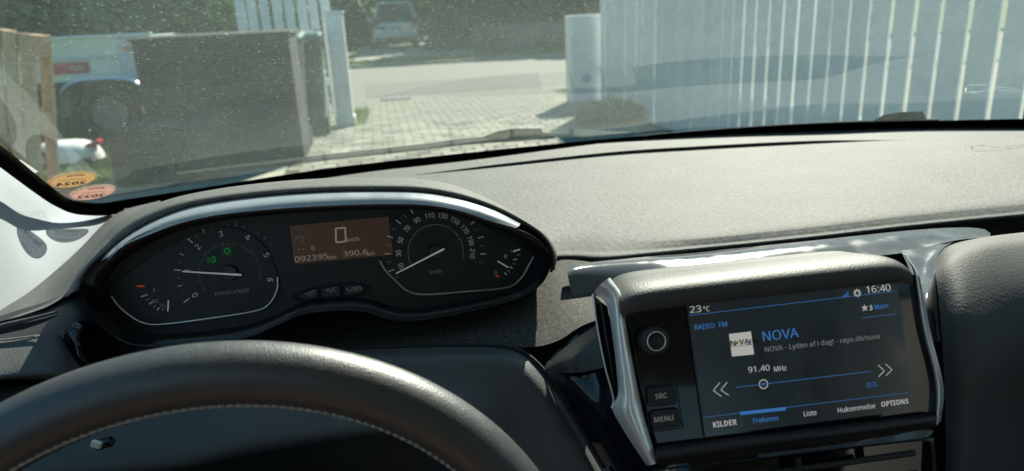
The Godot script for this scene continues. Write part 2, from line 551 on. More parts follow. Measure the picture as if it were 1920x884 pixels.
# ---------------------------------------------------------------- the car round the camera
func glass_grid(x0: float, x1: float, lift: float, nx := 40, nz := 16, frontal := -0.02) -> Array:
	var rows := []
	for j in nz:
		var v := float(j) / (nz - 1)
		var r := PackedVector3Array()
		for i in nx:
			var u := float(i) / (nx - 1)
			# the side edges lean in towards the roof
			var xl := lerpf(-0.455, -0.25, v)
			var xr := lerpf(1.2, 1.0, v)
			var x := lerpf(maxf(xl, x0), minf(xr, x1), u)
			var zb := glass_base(x) + frontal
			var q := (x - 0.37) / 0.8
			var zt := -0.42 + 0.1 * q * q
			var z := lerpf(zb, zt, v)
			r.append(Vector3(x, glass_y(x, z) + lift, z))
		rows.append(r)
	return rows
func car_shell() -> void:
	var t := thing("car_cabin", "pale woven pillar trim and lining of the car cabin", "car cabin", Vector3(0.37, 0.3, 0.3))
	var p := px_at([[-160, 205, 0.72], [-60, 262, 0.80], [0, 303, 0.87], [60, 350, 0.95], [128, 392, 1.045], [170, 402, 1.07], [216, 404, 1.06]])
	var q := px_at([[-160, 380, 0.66], [-60, 400, 0.72], [0, 415, 0.79], [50, 430, 0.87], [120, 425, 0.97], [160, 425, 1.0], [190, 425, 1.0]])
	var r := px_at([[-160, 610, 0.64], [-60, 600, 0.68], [0, 582, 0.73], [50, 560, 0.78], [100, 520, 0.84], [150, 470, 0.90], [216, 404, 1.0]])
	part(t, "pillar_trim", patch([p, q, r], 60, 30), mats.pillar)
	# mirror side, outside the frame
	part(t, "passenger_pillar", done(tube(new_st(), even([Vector3(1.22, 1.0, -1.0), Vector3(1.15, 1.25, -0.75), Vector3(1.02, 1.5, -0.3)], 12), 0.05, 0.05, 8)), mats.headliner)
	part(t, "driver_pillar", done(tube(new_st(), even([Vector3(-0.5, 1.16, -0.84), Vector3(-0.44, 1.3, -0.64), Vector3(-0.33, 1.5, -0.3)], 12), 0.045, 0.05, 8)), mats.headliner)
	var rows := []
	for j in 10:
		var z := lerpf(-0.44, 2.0, j / 9.0)
		var rr := PackedVector3Array()
		for i in 16:
			var u := i / 15.0 * 2 - 1
			var q2 := u * 0.64 / 0.8
			rr.append(Vector3(0.37 + u * 0.66, 1.50 - 0.05 * u * u + 0.02 * sin(j / 9.0 * PI), z + (0.1 * q2 * q2 if j == 0 else 0.0)))
		rows.append(rr)
	part(t, "roof_lining", skin(rows), mats.headliner)
	var outer := []
	for r2 in rows:
		var o2 := PackedVector3Array()
		for v in r2: o2.append(v + Vector3(0, 0.035, 0))
		outer.append(o2)
	part(t, "roof_panel", skin(outer), mats.body_white)
	part(t, "door_panel", box_mesh(Vector3(-0.56, 0.68, 0.0), Vector3(0.08, 0.78, 2.4), Basis.IDENTITY, 0.02), mats.black_plastic)
	part(t, "door_panel", box_mesh(Vector3(1.27, 0.68, 0.0), Vector3(0.08, 0.78, 2.4), Basis.IDENTITY, 0.02), mats.black_plastic)
	part(t, "floor_panel", box_mesh(Vector3(0.37, 0.27, 0.3), Vector3(1.8, 0.06, 3.2)), mats.matt_black)
	part(t, "bulkhead", box_mesh(Vector3(0.37, 0.62, -1.2), Vector3(1.7, 0.66, 0.05)), mats.matt_black)
	part(t, "tailgate", box_mesh(Vector3(0.37, 0.7, 1.98), Vector3(1.7, 0.8, 0.06)), mats.black_plastic)
	part(t, "centre_pillar", box_mesh(Vector3(-0.42, 1.25, 0.45), Vector3(0.06, 0.6, 0.14)), mats.headliner)
	part(t, "centre_pillar", box_mesh(Vector3(1.16, 1.25, 0.45), Vector3(0.06, 0.6, 0.14)), mats.headliner)
	part(t, "rear_pillar", box_mesh(Vector3(-0.4, 1.25, 1.75), Vector3(0.08, 0.6, 0.5)), mats.headliner)
	part(t, "rear_pillar", box_mesh(Vector3(1.14, 1.25, 1.75), Vector3(0.08, 0.6, 0.5)), mats.headliner)
	for s in [["bounce_driver_seat", -0.06, "unseen driver seat, brown added to bounce warm light onto the steering wheel", "seat_bounce_brown"], ["passenger_seat", 0.8, "dark cloth passenger seat beside the driver seat", "black_plastic"]]:  # driver seat is unseen, added in brown to warm the wheel's underside
		var k := thing(s[0], s[2], "car seat", Vector3(s[1], 0.3, 0.2))
		part(k, "cushion", box_mesh(Vector3(s[1], 0.66, 0.16), Vector3(0.5, 0.16, 0.52), Basis(Vector3.RIGHT, 0.12), 0.05), mats[s[3]])
		part(k, "backrest", box_mesh(Vector3(s[1], 1.02, 0.52), Vector3(0.48, 0.66, 0.14), Basis(Vector3.RIGHT, 0.25), 0.05), mats[s[3]])
		part(k, "seat_base", box_mesh(Vector3(s[1], 0.44, 0.18), Vector3(0.4, 0.28, 0.4)), mats.matt_black)

func dust_image() -> ImageTexture:
	var size := 1400
	var n := noise(FastNoiseLite.TYPE_SIMPLEX, 0.012, 4, 12).get_seamless_image(350, 350)
	n.resize(size, size, Image.INTERPOLATE_CUBIC)
	var im := Image.create(size, size, false, Image.FORMAT_RGBA8)
	for y in size:
		for x in size:
			im.set_pixel(x, y, Color(0.85, 0.94, 0.91, 0.036 + 0.055 * n.get_pixel(x, y).r + 0.10 * pow(rng.randf(), 9)))
	for i in 90000:
		var x := rng.randi() % (size - 3) + 1
		var y := rng.randi() % (size - 3) + 1
		if n.get_pixel(x, y).r * 1.25 < rng.randf(): continue
		var a := 0.10 + 0.30 * pow(rng.randf(), 5)
		im.set_pixel(x, y, Color(0.95, 0.94, 0.88, a))
		if rng.randf() < 0.35: im.set_pixel(x + 1, y, Color(0.95, 0.94, 0.88, a * 0.7))
		if rng.randf() < 0.7: im.set_pixel(x, y + 1, Color(0.95, 0.94, 0.88, a * 0.7))
	for i in 80:
		var x := rng.randi() % (size - 8) + 3
		var y := rng.randi() % (size - 12) + 3
		for k in 2 + rng.randi() % 5:
			im.set_pixel(x + rng.randi() % 2, y + k, Color(0.97, 0.96, 0.9, 0.35))
			im.set_pixel(x + 1, y + k, Color(0.97, 0.96, 0.9, 0.28))
	return ImageTexture.create_from_image(im)

func windscreen() -> void:
	var t := thing("windscreen", "dusty raked windscreen with black edge over the dashboard", "windscreen", Vector3(0.37, 1.03, -1.2))
	part(t, "glass_pane", skin(glass_grid(-9, 9, 0.0)), mats.glass)
	var m := triplanar(mat("dust", Color.WHITE, 0.9), 0.7)
	m.albedo_texture = dust_image()
	m.transparency = BaseMaterial3D.TRANSPARENCY_ALPHA
	m.backlight_enabled = true
	m.backlight = Color(0.95, 0.95, 0.95)
	m.uv1_triplanar_sharpness = 12.0
	m.specular_mode = BaseMaterial3D.SPECULAR_DISABLED
	var d := part(t, "dust_film", skin(glass_grid(-9, 9, 0.003)), m)
	d.set_meta("kind", "stuff")
	# black enamel along the lower edge and the driver's side
	var up := []
	var lo := []
	for q in [[120, 372], [150, 379], [190, 381], [230, 375], [330, 360], [470, 338], [620, 315], [760, 299], [900, 284], [1000, 274], [1100, 264], [1200, 255], [1300, 247], [1400, 240], [1515, 233], [1700, 228], [1920, 223], [2100, 222]]:
		up.append(on_glass(q[0], q[1], -0.004))
	for q in [[112, 386], [145, 401], [190, 405], [230, 399], [330, 385], [470, 364], [620, 340], [760, 324], [900, 308], [1000, 296], [1100, 283], [1200, 272], [1300, 263], [1400, 256], [1515, 250], [1700, 247], [1920, 247], [2100, 248]]:
		lo.append(on_glass(q[0], q[1], -0.004))
	var seal := []
	for q in [[-160, 196], [-60, 254], [0, 294], [40, 325], [80, 356], [112, 378], [145, 391], [190, 394], [240, 388]]: seal.append(on_glass(q[0], q[1], -0.006))
	part(t, "side_seal", done(tube(new_st(), even(seal, 60), 0.0095, 0.0085, 10)), mats.frit)
	part(t, "black_border", skin([spline(up, 160), spline(lo, 160)]), mats.frit)
	# dried water marks at the passenger's end of the glass
	var wm := mat("water_mark", Color(0.92, 0.93, 0.92, 0.4), 0.9)
	wm.transparency = BaseMaterial3D.TRANSPARENCY_ALPHA
	wm.backlight_enabled = true
	wm.backlight = Color(0.9, 0.9, 0.9)
	for line in [[[1798, 176], [1815, 173], [1840, 172], [1862, 166], [1885, 164], [1915, 171]], [[1815, 160], [1850, 159], [1880, 161]], [[1870, 168], [1890, 171], [1908, 173]], [[1812, 165], [1811, 172]], [[1790, 184], [1796, 183]], [[1822, 175], [1838, 174]]]:
		var wl := []
		for q in line: wl.append(on_glass(q[0], q[1], 0.004))
		part(t, "water_mark", done(tube(new_st(), even(wl, 14), 0.0016, 0.0008, 5, false, 0.2)), wm)
	# two round stickers on the inside of the glass, seen from behind
	var spec := [["sticker_orange", 136, 338, 44.0, "2024", "orange round sticker inside the windscreen corner, upper of two"], ["sticker_pink", 174, 362, 41.0, "2022", "pink round sticker inside the windscreen corner, lower of two"]]
	for s in spec:
		var c := on_glass(s[1], s[2], -0.0014)
		var ru := on_glass(s[1] + s[3], s[2] - s[3] * 0.09, -0.0014) - c
		var e := 0.002
		var du := Vector3(e, glass_y(c.x + e, c.z) - glass_y(c.x, c.z), 0)
		var dv := Vector3(0, glass_y(c.x, c.z - e) - glass_y(c.x, c.z), -e)
		var nn := du.cross(dv).normalized() * -1.0
		if nn.dot(EYE - c) < 0: nn = -nn
		var u := (ru - nn * ru.dot(nn)).normalized()
		var v := nn.cross(u)
		var r := ru.length()
		var o := thing("windscreen_sticker", s[5], "sticker", c, "round stickers on the windscreen")
		var loop := PackedVector3Array()
		for i in 40: loop.append(c + (u * cos(TAU * i / 40) + v * sin(TAU * i / 40)) * r)
		part(o, "paper", plate(loop, nn, 0.0002), mats[s[0]])
		part(o, "printed_ring", ring_mesh(c + nn * 0.0005, u, v, r * 0.95, r * 0.035), mats.print_white)
		text(o, "printed_year", s[4], c + nn * 0.0005 - v * r * 0.42, -u, v, r * 0.42, mats.ink_dark, true)
		part(o, "printed_line", ring_mesh(c + nn * 0.0005 - v * r * 1.2, u, v, r * 1.35, r * 0.05, 1.15, 2.0, 16), mats.ink_dark)
		for k in 7:
			var a := PI / 2 + (k - 3) * 0.16
			part(o, "printed_mark", box_mesh(c + nn * 0.0005 + (u * cos(a) + v * sin(a)) * r * 0.70, Vector3(r * 0.075, r * (0.1 + 0.04 * (k % 2)), 0.0003), Basis(u, v, nn).rotated(nn, a - PI / 2)), mats.ink_dark)
	# wipers parked outside along the foot of the glass
	for w in [
		["black wiper lying below the paved driveway view", [[330, 330], [430, 318], [560, 303], [690, 289], [800, 277], [880, 267], [960, 262], [1040, 256]], [[905, 262], [930, 252], [965, 247], [1012, 247], [1019, 258], [970, 266]], [640, 300]],
		["black wiper lying below the white board fence", [[1180, 263], [1270, 254], [1380, 246], [1500, 239], [1620, 234], [1760, 231]], [[1625, 234], [1650, 221], [1680, 216], [1722, 215], [1729, 228], [1680, 234]], [1500, 236]]]:
		var c := on_glass(w[3][0], w[3][1], 0.02)
		var o := thing("windscreen_wiper", w[0], "wiper", c, "windscreen wipers")
		var line := []
		for q in w[1]: line.append(on_glass(q[0], q[1], 0.018))
		part(o, "blade", done(tube(new_st(), even(line, 40), 0.004, 0.004, 6)), mats.matt_black)
		var arm := []
		for q in w[1]: arm.append(on_glass(q[0], q[1] - 4, 0.034))
		part(o, "arm", done(tube(new_st(), even(arm, 24), 0.0025, 0.005, 6)), mats.matt_black)
		var hub := []
		for q in w[2]: hub.append(on_glass(q[0], q[1], 0.03))
		part(o, "arm_cover", plate(PackedVector3Array(hub), Vector3(0, 0.5, 0.8).normalized(), 0.016, 0.003), mats.matt_black)

# ---------------------------------------------------------------- dashboard
const PC := Vector3(-0.07, 1.05, -0.61)
func cluster_n() -> Vector3:
	return Vector3(0, sin(0.26), cos(0.26))
const RIM := [[150, 540], [158, 518], [178, 497], [205, 480], [255, 443], [330, 418], [420, 401], [520, 391], [620, 385], [720, 382], [800, 384], [860, 394], [920, 413], [968, 429], [1005, 446], [1031, 476], [1030, 508], [1008, 540], [960, 562], [880, 583], [800, 598], [745, 600], [712, 592], [682, 583], [640, 581], [570, 588], [525, 606], [470, 630], [400, 642], [300, 648], [245, 645], [205, 625], [170, 588]]

func dashboard() -> void:
	var t := thing("dashboard", "dusty grey grained dashboard under the windscreen", "dashboard", Vector3(0.37, 0.75, -0.9))
	# strip in front of the defroster slot
	var fore := [[232, 432], [400, 394], [620, 351], [715, 333.5], [900, 312], [1140, 286], [1300, 275], [1500, 265], [1700, 260.5], [1920, 256], [2150, 258]]
	var aft := [[232, 434], [400, 396], [620, 353], [715, 335.0], [900, 317.5], [1140, 293], [1300, 282.5], [1500, 271.5], [1700, 262.5], [1920, 258], [2150, 260]]
	var ahead := [[232, 392], [400, 366], [620, 333], [715, 320], [900, 299], [1140, 268], [1300, 255], [1500, 243], [1700, 239], [1920, 239], [2150, 241]]
	var slot_fore := spline(px_y(fore, 1.012), 120)
	var slot_aft := spline(px_y(aft, 1.017), 120)
	for i in 120:
		var x := i / 119.0 * 10.0
		var open := smoothstep(3.0, 4.2, x) * (1.0 - smoothstep(7.2, 8.3, x))
		slot_fore[i] = (slot_aft[i] + Vector3(0, -0.0004, -0.0004)).lerp(slot_fore[i], open)
	part(t, "front_strip", skin([spline(px_y(ahead, 1.011), 120), slot_fore]), mats.dash)
	# the slot: a trench with a light sensor plate on its floor; past its ends a plain step
	var down := Vector3(0, -0.05, 0)
	var f2 := PackedVector3Array()
	var a2 := PackedVector3Array()
	var f1 := PackedVector3Array()
	var a1 := PackedVector3Array()
	for i in 120:
		var x := i / 119.0 * 10.0
		if x >= 3.0 and x <= 8.35:
			f1.append(slot_fore[i]); a1.append(slot_aft[i])
			f2.append(slot_fore[i] + down); a2.append(slot_aft[i] + down)
	part(t, "defroster_slot", skin([f1, f2, a2, a1]), mats.matt_black)
	var plate_part: MeshInstance3D
	for s in [["slot_cover", 1040, 1094], ["sensor_plate", 1098, 1152], ["slot_cover", 1156, 1212]]:
		var rows := [PackedVector3Array(), PackedVector3Array()]
		for i in 9:
			var x := lerpf(s[1], s[2], i / 8.0)
			var yf := 286 + (1140 - x) * 0.1
			rows[0].append(on_y(x, yf, 1.012) + Vector3(0, -0.006, 0.002))
			rows[1].append(on_y(x, yf + 6.2, 1.017) + Vector3(0, -0.011, -0.002))
		var o := part(t, s[0], skin(rows), mats.dash)
		if s[0] == "sensor_plate":
			plate_part = o
			var c: Vector3 = (rows[0][4] + rows[1][4]) / 2 + Vector3(0, 0.001, 0)
			var dome := SphereMesh.new()
			dome.radius = 0.008
			dome.height = 0.008
			dome.radial_segments = 16
			dome.rings = 6
			part(plate_part, "light_sensor", dome, mats.gloss_black, Transform3D(Basis.IDENTITY, c))
	# the broad pad: flat to its crest, then rolling down to the trim
	var crest_px := [[1060, 446], [1140, 448], [1300, 445], [1500, 425], [1700, 402], [1920, 380], [2150, 360]]
	var levels := [[-26, 1.0195, 0.0], [-9, 1.0192, -0.006], [2, 1.0178, -0.011], [10, 1.0156, -0.015], [19, 1.0128, -0.02], [31, 1.0086, -0.026], [44, 0.988, -0.026], [72, 0.955, -0.026]]
	var wide := []
	for l in levels:
		var r := [Vector3(-0.30, l[1] - 0.005, -0.80 - l[2]), Vector3(-0.1, l[1] - 0.003, -0.74 - l[2]), Vector3(0.08, l[1], -0.70 - l[2])]
		for q in crest_px:
			var narrow := 1.0 if q[0] < 1200 else 0.85
			r.append(on_y(q[0], q[1] + l[0] * narrow * (1.25 if q[0] < 1150 and l[0] > 0 else 1.0), l[1]))
		wide.append(even(r, 120))
	var g := []
	for i in 44: g.append(PackedVector3Array())
	for c in 120:
		var a: Vector3 = slot_aft[c]
		var b: Vector3 = wide[0][c]
		var col := [a, a.lerp(b, 0.3) + Vector3(0, 0.002, 0), a.lerp(b, 0.65) + Vector3(0, 0.002, 0), b, wide[1][c], wide[2][c], wide[3][c], wide[4][c], wide[5][c], wide[6][c], wide[7][c]]
		var s := spline(col, 44)
		for i in 44: g[i].append(s[i])
	part(t, "top_pad", skin(g), mats.dash)
	# left end of the dashboard, beside the pillar
	part(t, "side_pad", patch([
		px_at([[-160, 690, 0.66], [-60, 625, 0.69], [0, 582, 0.73], [62, 542, 0.79], [140, 475, 0.88], [216, 402, 1.0], [300, 376, 1.0]]),
		px_at([[-160, 700, 0.62], [-60, 640, 0.64], [10, 592, 0.66], [85, 555, 0.69], [150, 492, 0.73], [222, 425, 0.76], [300, 396, 0.76]]),
		px_at([[-160, 705, 0.60], [-60, 645, 0.61], [15, 602, 0.615], [95, 572, 0.62], [150, 530, 0.61], [200, 470, 0.605], [290, 415, 0.60]])], 50, 24), mats.dash)
	part(t, "vent_surround", patch([
		px_at([[-160, 700, 0.63], [-60, 618, 0.64], [15, 588, 0.64], [95, 562, 0.64], [150, 530, 0.63], [190, 500, 0.63]]),
		px_at([[-160, 730, 0.59], [-60, 655, 0.60], [15, 630, 0.60], [95, 607, 0.60], [150, 600, 0.605], [185, 610, 0.612]]),
		px_at([[-160, 745, 0.58], [-60, 672, 0.585], [15, 645, 0.585], [95, 634, 0.585], [150, 640, 0.59], [200, 660, 0.60]])], 40, 16), mats.black_plastic)
	for v in [[[[-100, 632], [0, 603], [50, 590], [98, 581], [60, 595], [0, 609], [-100, 640]], 0.588], [[[-100, 652], [0, 617], [60, 603], [112, 590], [80, 606], [45, 618], [0, 628], [-100, 664]], 0.576]]:
		var loop := []
		for q in v[0]: loop.append(at(q[0], q[1], v[1]))
		part(t, "vent_slot", plate(PackedVector3Array(loop), Vector3(0, 0.3, 0.95).normalized(), 0.002), mats.matt_black)
	part(t, "vent_slat", done(tube(new_st(), even(px_at([[-100, 646, 0.578], [0, 613, 0.578], [55, 599, 0.58], [108, 585, 0.584]]), 20), 0.0032, 0.001, 6)), mats.dash)
	# grained panel below the vent
	part(t, "side_panel", patch([
		px_at([[-160, 672, 0.60], [-60, 645, 0.59], [20, 634, 0.585], [100, 626, 0.583], [118, 636, 0.585]]),
		px_at([[-160, 690, 0.575], [-60, 654, 0.572], [20, 643, 0.570], [100, 634, 0.570], [122, 645, 0.575]]),
		px_at([[-160, 760, 0.535], [-60, 715, 0.535], [20, 700, 0.535], [90, 695, 0.535], [150, 690, 0.56]]),
		px_at([[-160, 800, 0.54], [-60, 725, 0.54], [20, 712, 0.54], [100, 712, 0.545], [190, 712, 0.57]])], 30, 16), mats.grained)
	part(t, "side_backing", patch([
		px_at([[-160, 640, 0.64], [0, 610, 0.64], [110, 600, 0.64], [260, 590, 0.65]]),
		px_at([[-160, 800, 0.60], [0, 760, 0.60], [110, 740, 0.62], [260, 720, 0.64]])], 12, 6), mats.matt_black)
	part(t, "side_trim", patch([
		px_at([[118, 630, 0.58], [128, 612, 0.58], [150, 603, 0.585], [185, 603, 0.59]]),
		px_at([[128, 650, 0.575], [140, 625, 0.575], [160, 612, 0.58], [188, 610, 0.59]]),
		px_at([[158, 680, 0.575], [158, 645, 0.58], [168, 622, 0.59], [190, 615, 0.60]]),
		px_at([[200, 700, 0.58], [186, 668, 0.59], [176, 640, 0.60], [180, 622, 0.61]])], 20, 20), mats.piano)
	# band below the instruments and right of them, in flecked cloth
	part(t, "flecked_band", patch([
		px_at([[170, 600, 0.66], [480, 590, 0.66], [700, 570, 0.66], [860, 560, 0.66], [985, 530, 0.665], [1040, 492, 0.68], [1075, 488, 0.70], [1130, 495, 0.715]]),
		px_at([[170, 650, 0.635], [480, 625, 0.63], [700, 610, 0.625], [860, 605, 0.62], [985, 580, 0.625], [1045, 548, 0.638], [1090, 540, 0.655], [1140, 545, 0.665]]),
		px_at([[170, 700, 0.60], [480, 663, 0.60], [700, 653, 0.595], [860, 648, 0.59], [985, 652, 0.585], [1045, 640, 0.585], [1090, 612, 0.592], [1150, 590, 0.60]])], 60, 24), mats.fleck)
	# driver's knee panel
	part(t, "knee_panel", patch([
		px_at([[-160, 745, 0.56], [120, 715, 0.58], [430, 676, 0.59], [560, 661, 0.59], [700, 655, 0.588], [850, 651, 0.585], [930, 653, 0.58], [985, 668, 0.576], [1036, 722, 0.57], [1085, 800, 0.56], [1150, 905, 0.545]]),
		px_at([[-160, 770, 0.545], [120, 738, 0.565], [430, 696, 0.575], [560, 680, 0.575], [700, 674, 0.573], [840, 670, 0.57], [915, 672, 0.565], [966, 688, 0.561], [1015, 740, 0.556], [1062, 815, 0.548], [1125, 920, 0.535]]),
		px_at([[-160, 830, 0.54], [120, 790, 0.56], [400, 745, 0.568], [540, 725, 0.568], [680, 720, 0.567], [800, 716, 0.564], [885, 722, 0.56], [940, 745, 0.556], [985, 800, 0.552], [1025, 870, 0.545], [1080, 950, 0.535]]),
		px_at([[-160, 920, 0.53], [120, 885, 0.55], [330, 872, 0.552], [450, 850, 0.552], [560, 832, 0.552], [680, 815, 0.55], [790, 806, 0.548], [870, 815, 0.546], [930, 870, 0.544], [970, 930, 0.54], [1000, 990, 0.53]]),
		px_at([[-160, 930, 0.53], [120, 895, 0.555], [330, 884, 0.575], [450, 864, 0.60], [560, 846, 0.61], [680, 829, 0.61], [790, 820, 0.61], [868, 828, 0.60], [926, 880, 0.57], [968, 938, 0.55], [1000, 996, 0.53]]),
		px_at([[-160, 1010, 0.53], [120, 980, 0.56], [330, 960, 0.60], [450, 950, 0.64], [560, 945, 0.65], [680, 945, 0.65], [790, 945, 0.65], [870, 960, 0.64], [930, 985, 0.60], [970, 1010, 0.56], [1000, 1040, 0.53]])], 70, 50), mats.leather)
	part(t, "panel_seam", done(tube(new_st(), even(px_at([[430, 673, 0.592], [560, 658, 0.592], [700, 652, 0.59], [850, 648, 0.587], [930, 650, 0.582], [987, 665, 0.577], [1040, 720, 0.57], [1090, 800, 0.56], [1155, 905, 0.545]]), 60), 0.0018, 0.0018, 6)), mats.matt_black)
	# gloss black cheek between the knee panel and the centre unit
	part(t, "gloss_cheek", patch([
		px_at([[1018, 690, 0.575], [1045, 660, 0.575], [1085, 625, 0.57], [1125, 596, 0.56]]),
		px_at([[1045, 722, 0.565], [1080, 715, 0.55], [1110, 700, 0.545], [1150, 690, 0.53]]),
		px_at([[1090, 800, 0.555], [1120, 790, 0.535], [1145, 785, 0.525], [1180, 775, 0.51]]),
		px_at([[1150, 905, 0.54], [1175, 900, 0.52], [1200, 895, 0.51], [1240, 890, 0.495]])], 24, 40), mats.piano)
	part(t, "satin_lobe", patch([
		px_at([[1022, 688, 0.568], [1050, 660, 0.57], [1085, 632, 0.566], [1118, 610, 0.558]]),
		px_at([[1026, 694, 0.563], [1058, 678, 0.552], [1090, 660, 0.55], [1124, 640, 0.545]]),
		px_at([[1036, 700, 0.561], [1066, 700, 0.548], [1095, 698, 0.545], [1132, 690, 0.535]])], 24, 16), mats.black_plastic)
	# passenger side, grained
	part(t, "passenger_panel", patch([
		px_at([[1752, 494, 0.625], [1775, 464, 0.64], [1830, 448, 0.66], [1920, 436, 0.69], [2060, 424, 0.75], [2200, 414, 0.80]]),
		px_at([[1753, 502, 0.60], [1777, 472, 0.612], [1832, 453, 0.632], [1920, 443, 0.66], [2060, 432, 0.71], [2200, 424, 0.75]]),
		px_at([[1756, 520, 0.575], [1785, 495, 0.575], [1840, 475, 0.59], [1920, 466, 0.62], [2060, 458, 0.66], [2200, 452, 0.70]]),
		px_at([[1764, 600, 0.555], [1800, 580, 0.54], [1850, 560, 0.55], [1925, 545, 0.575], [2060, 540, 0.62], [2200, 535, 0.66]]),
		px_at([[1772, 720, 0.54], [1810, 700, 0.52], [1860, 680, 0.53], [1930, 660, 0.56], [2060, 650, 0.60], [2200, 645, 0.64]]),
		px_at([[1774, 810, 0.53], [1812, 800, 0.515], [1850, 790, 0.545], [1925, 760, 0.60], [2060, 750, 0.64], [2200, 750, 0.67]]),
		px_at([[1772, 940, 0.52], [1806, 940, 0.51], [1845, 940, 0.56], [1920, 940, 0.62], [2060, 940, 0.66], [2200, 940, 0.68]])], 50, 50), mats.grained)
	# smooth glossy trim along the pad's lower edge
	part(t, "gloss_trim", patch([
		px_at([[1062, 504, 0.655], [1090, 494, 0.668], [1200, 483, 0.705], [1300, 474, 0.722], [1500, 454, 0.728], [1700, 433, 0.735], [1800, 427, 0.735], [1845, 430, 0.73], [1858, 438, 0.725]]),
		px_at([[1064, 514, 0.642], [1092, 506, 0.65], [1200, 494, 0.684], [1300, 485, 0.70], [1500, 466, 0.706], [1700, 445, 0.712], [1790, 438, 0.712], [1835, 440, 0.712], [1857, 444, 0.712]]),
		px_at([[1072, 556, 0.637], [1097, 552, 0.643], [1200, 528, 0.668], [1300, 515, 0.675], [1500, 495, 0.685], [1690, 475, 0.685], [1745, 462, 0.69], [1800, 450, 0.692], [1850, 446, 0.695]])], 70, 14), mats.trim_gloss)
	part(t, "trim_leg", patch([
		px_at([[1690, 470, 0.685], [1712, 520, 0.63], [1726, 570, 0.575], [1745, 640, 0.56]]),
		px_at([[1730, 465, 0.685], [1738, 515, 0.635], [1745, 555, 0.58], [1757, 640, 0.56]]),
		px_at([[1795, 449, 0.70], [1762, 475, 0.66], [1756, 520, 0.62], [1764, 640, 0.565]])], 24, 12), mats.trim_gloss)
	# dark floor of the console below, closing the view down
	part(t, "lower_console", patch([
		px_at([[1130, 880, 0.54], [1300, 840, 0.52], [1500, 815, 0.52], [1770, 790, 0.535]]),
		px_at([[1130, 1000, 0.53], [1300, 980, 0.51], [1500, 960, 0.51], [1790, 940, 0.53]])], 16, 4), mats.gloss_black)
	# ignition-side switch below the wheel rim
	var k := at(195, 832, 0.50)
	var sw := part(t, "panel_switch", box_mesh(k, Vector3(0.014, 0.007, 0.006), Basis(Vector3.BACK, 0.2), 0.002), mats.gloss_black)
	part(sw, "switch_edge", box_mesh(at(180, 834, 0.492), Vector3(0.007, 0.006, 0.003), Basis(Vector3.BACK, -0.5), 0.001), mats.silver)

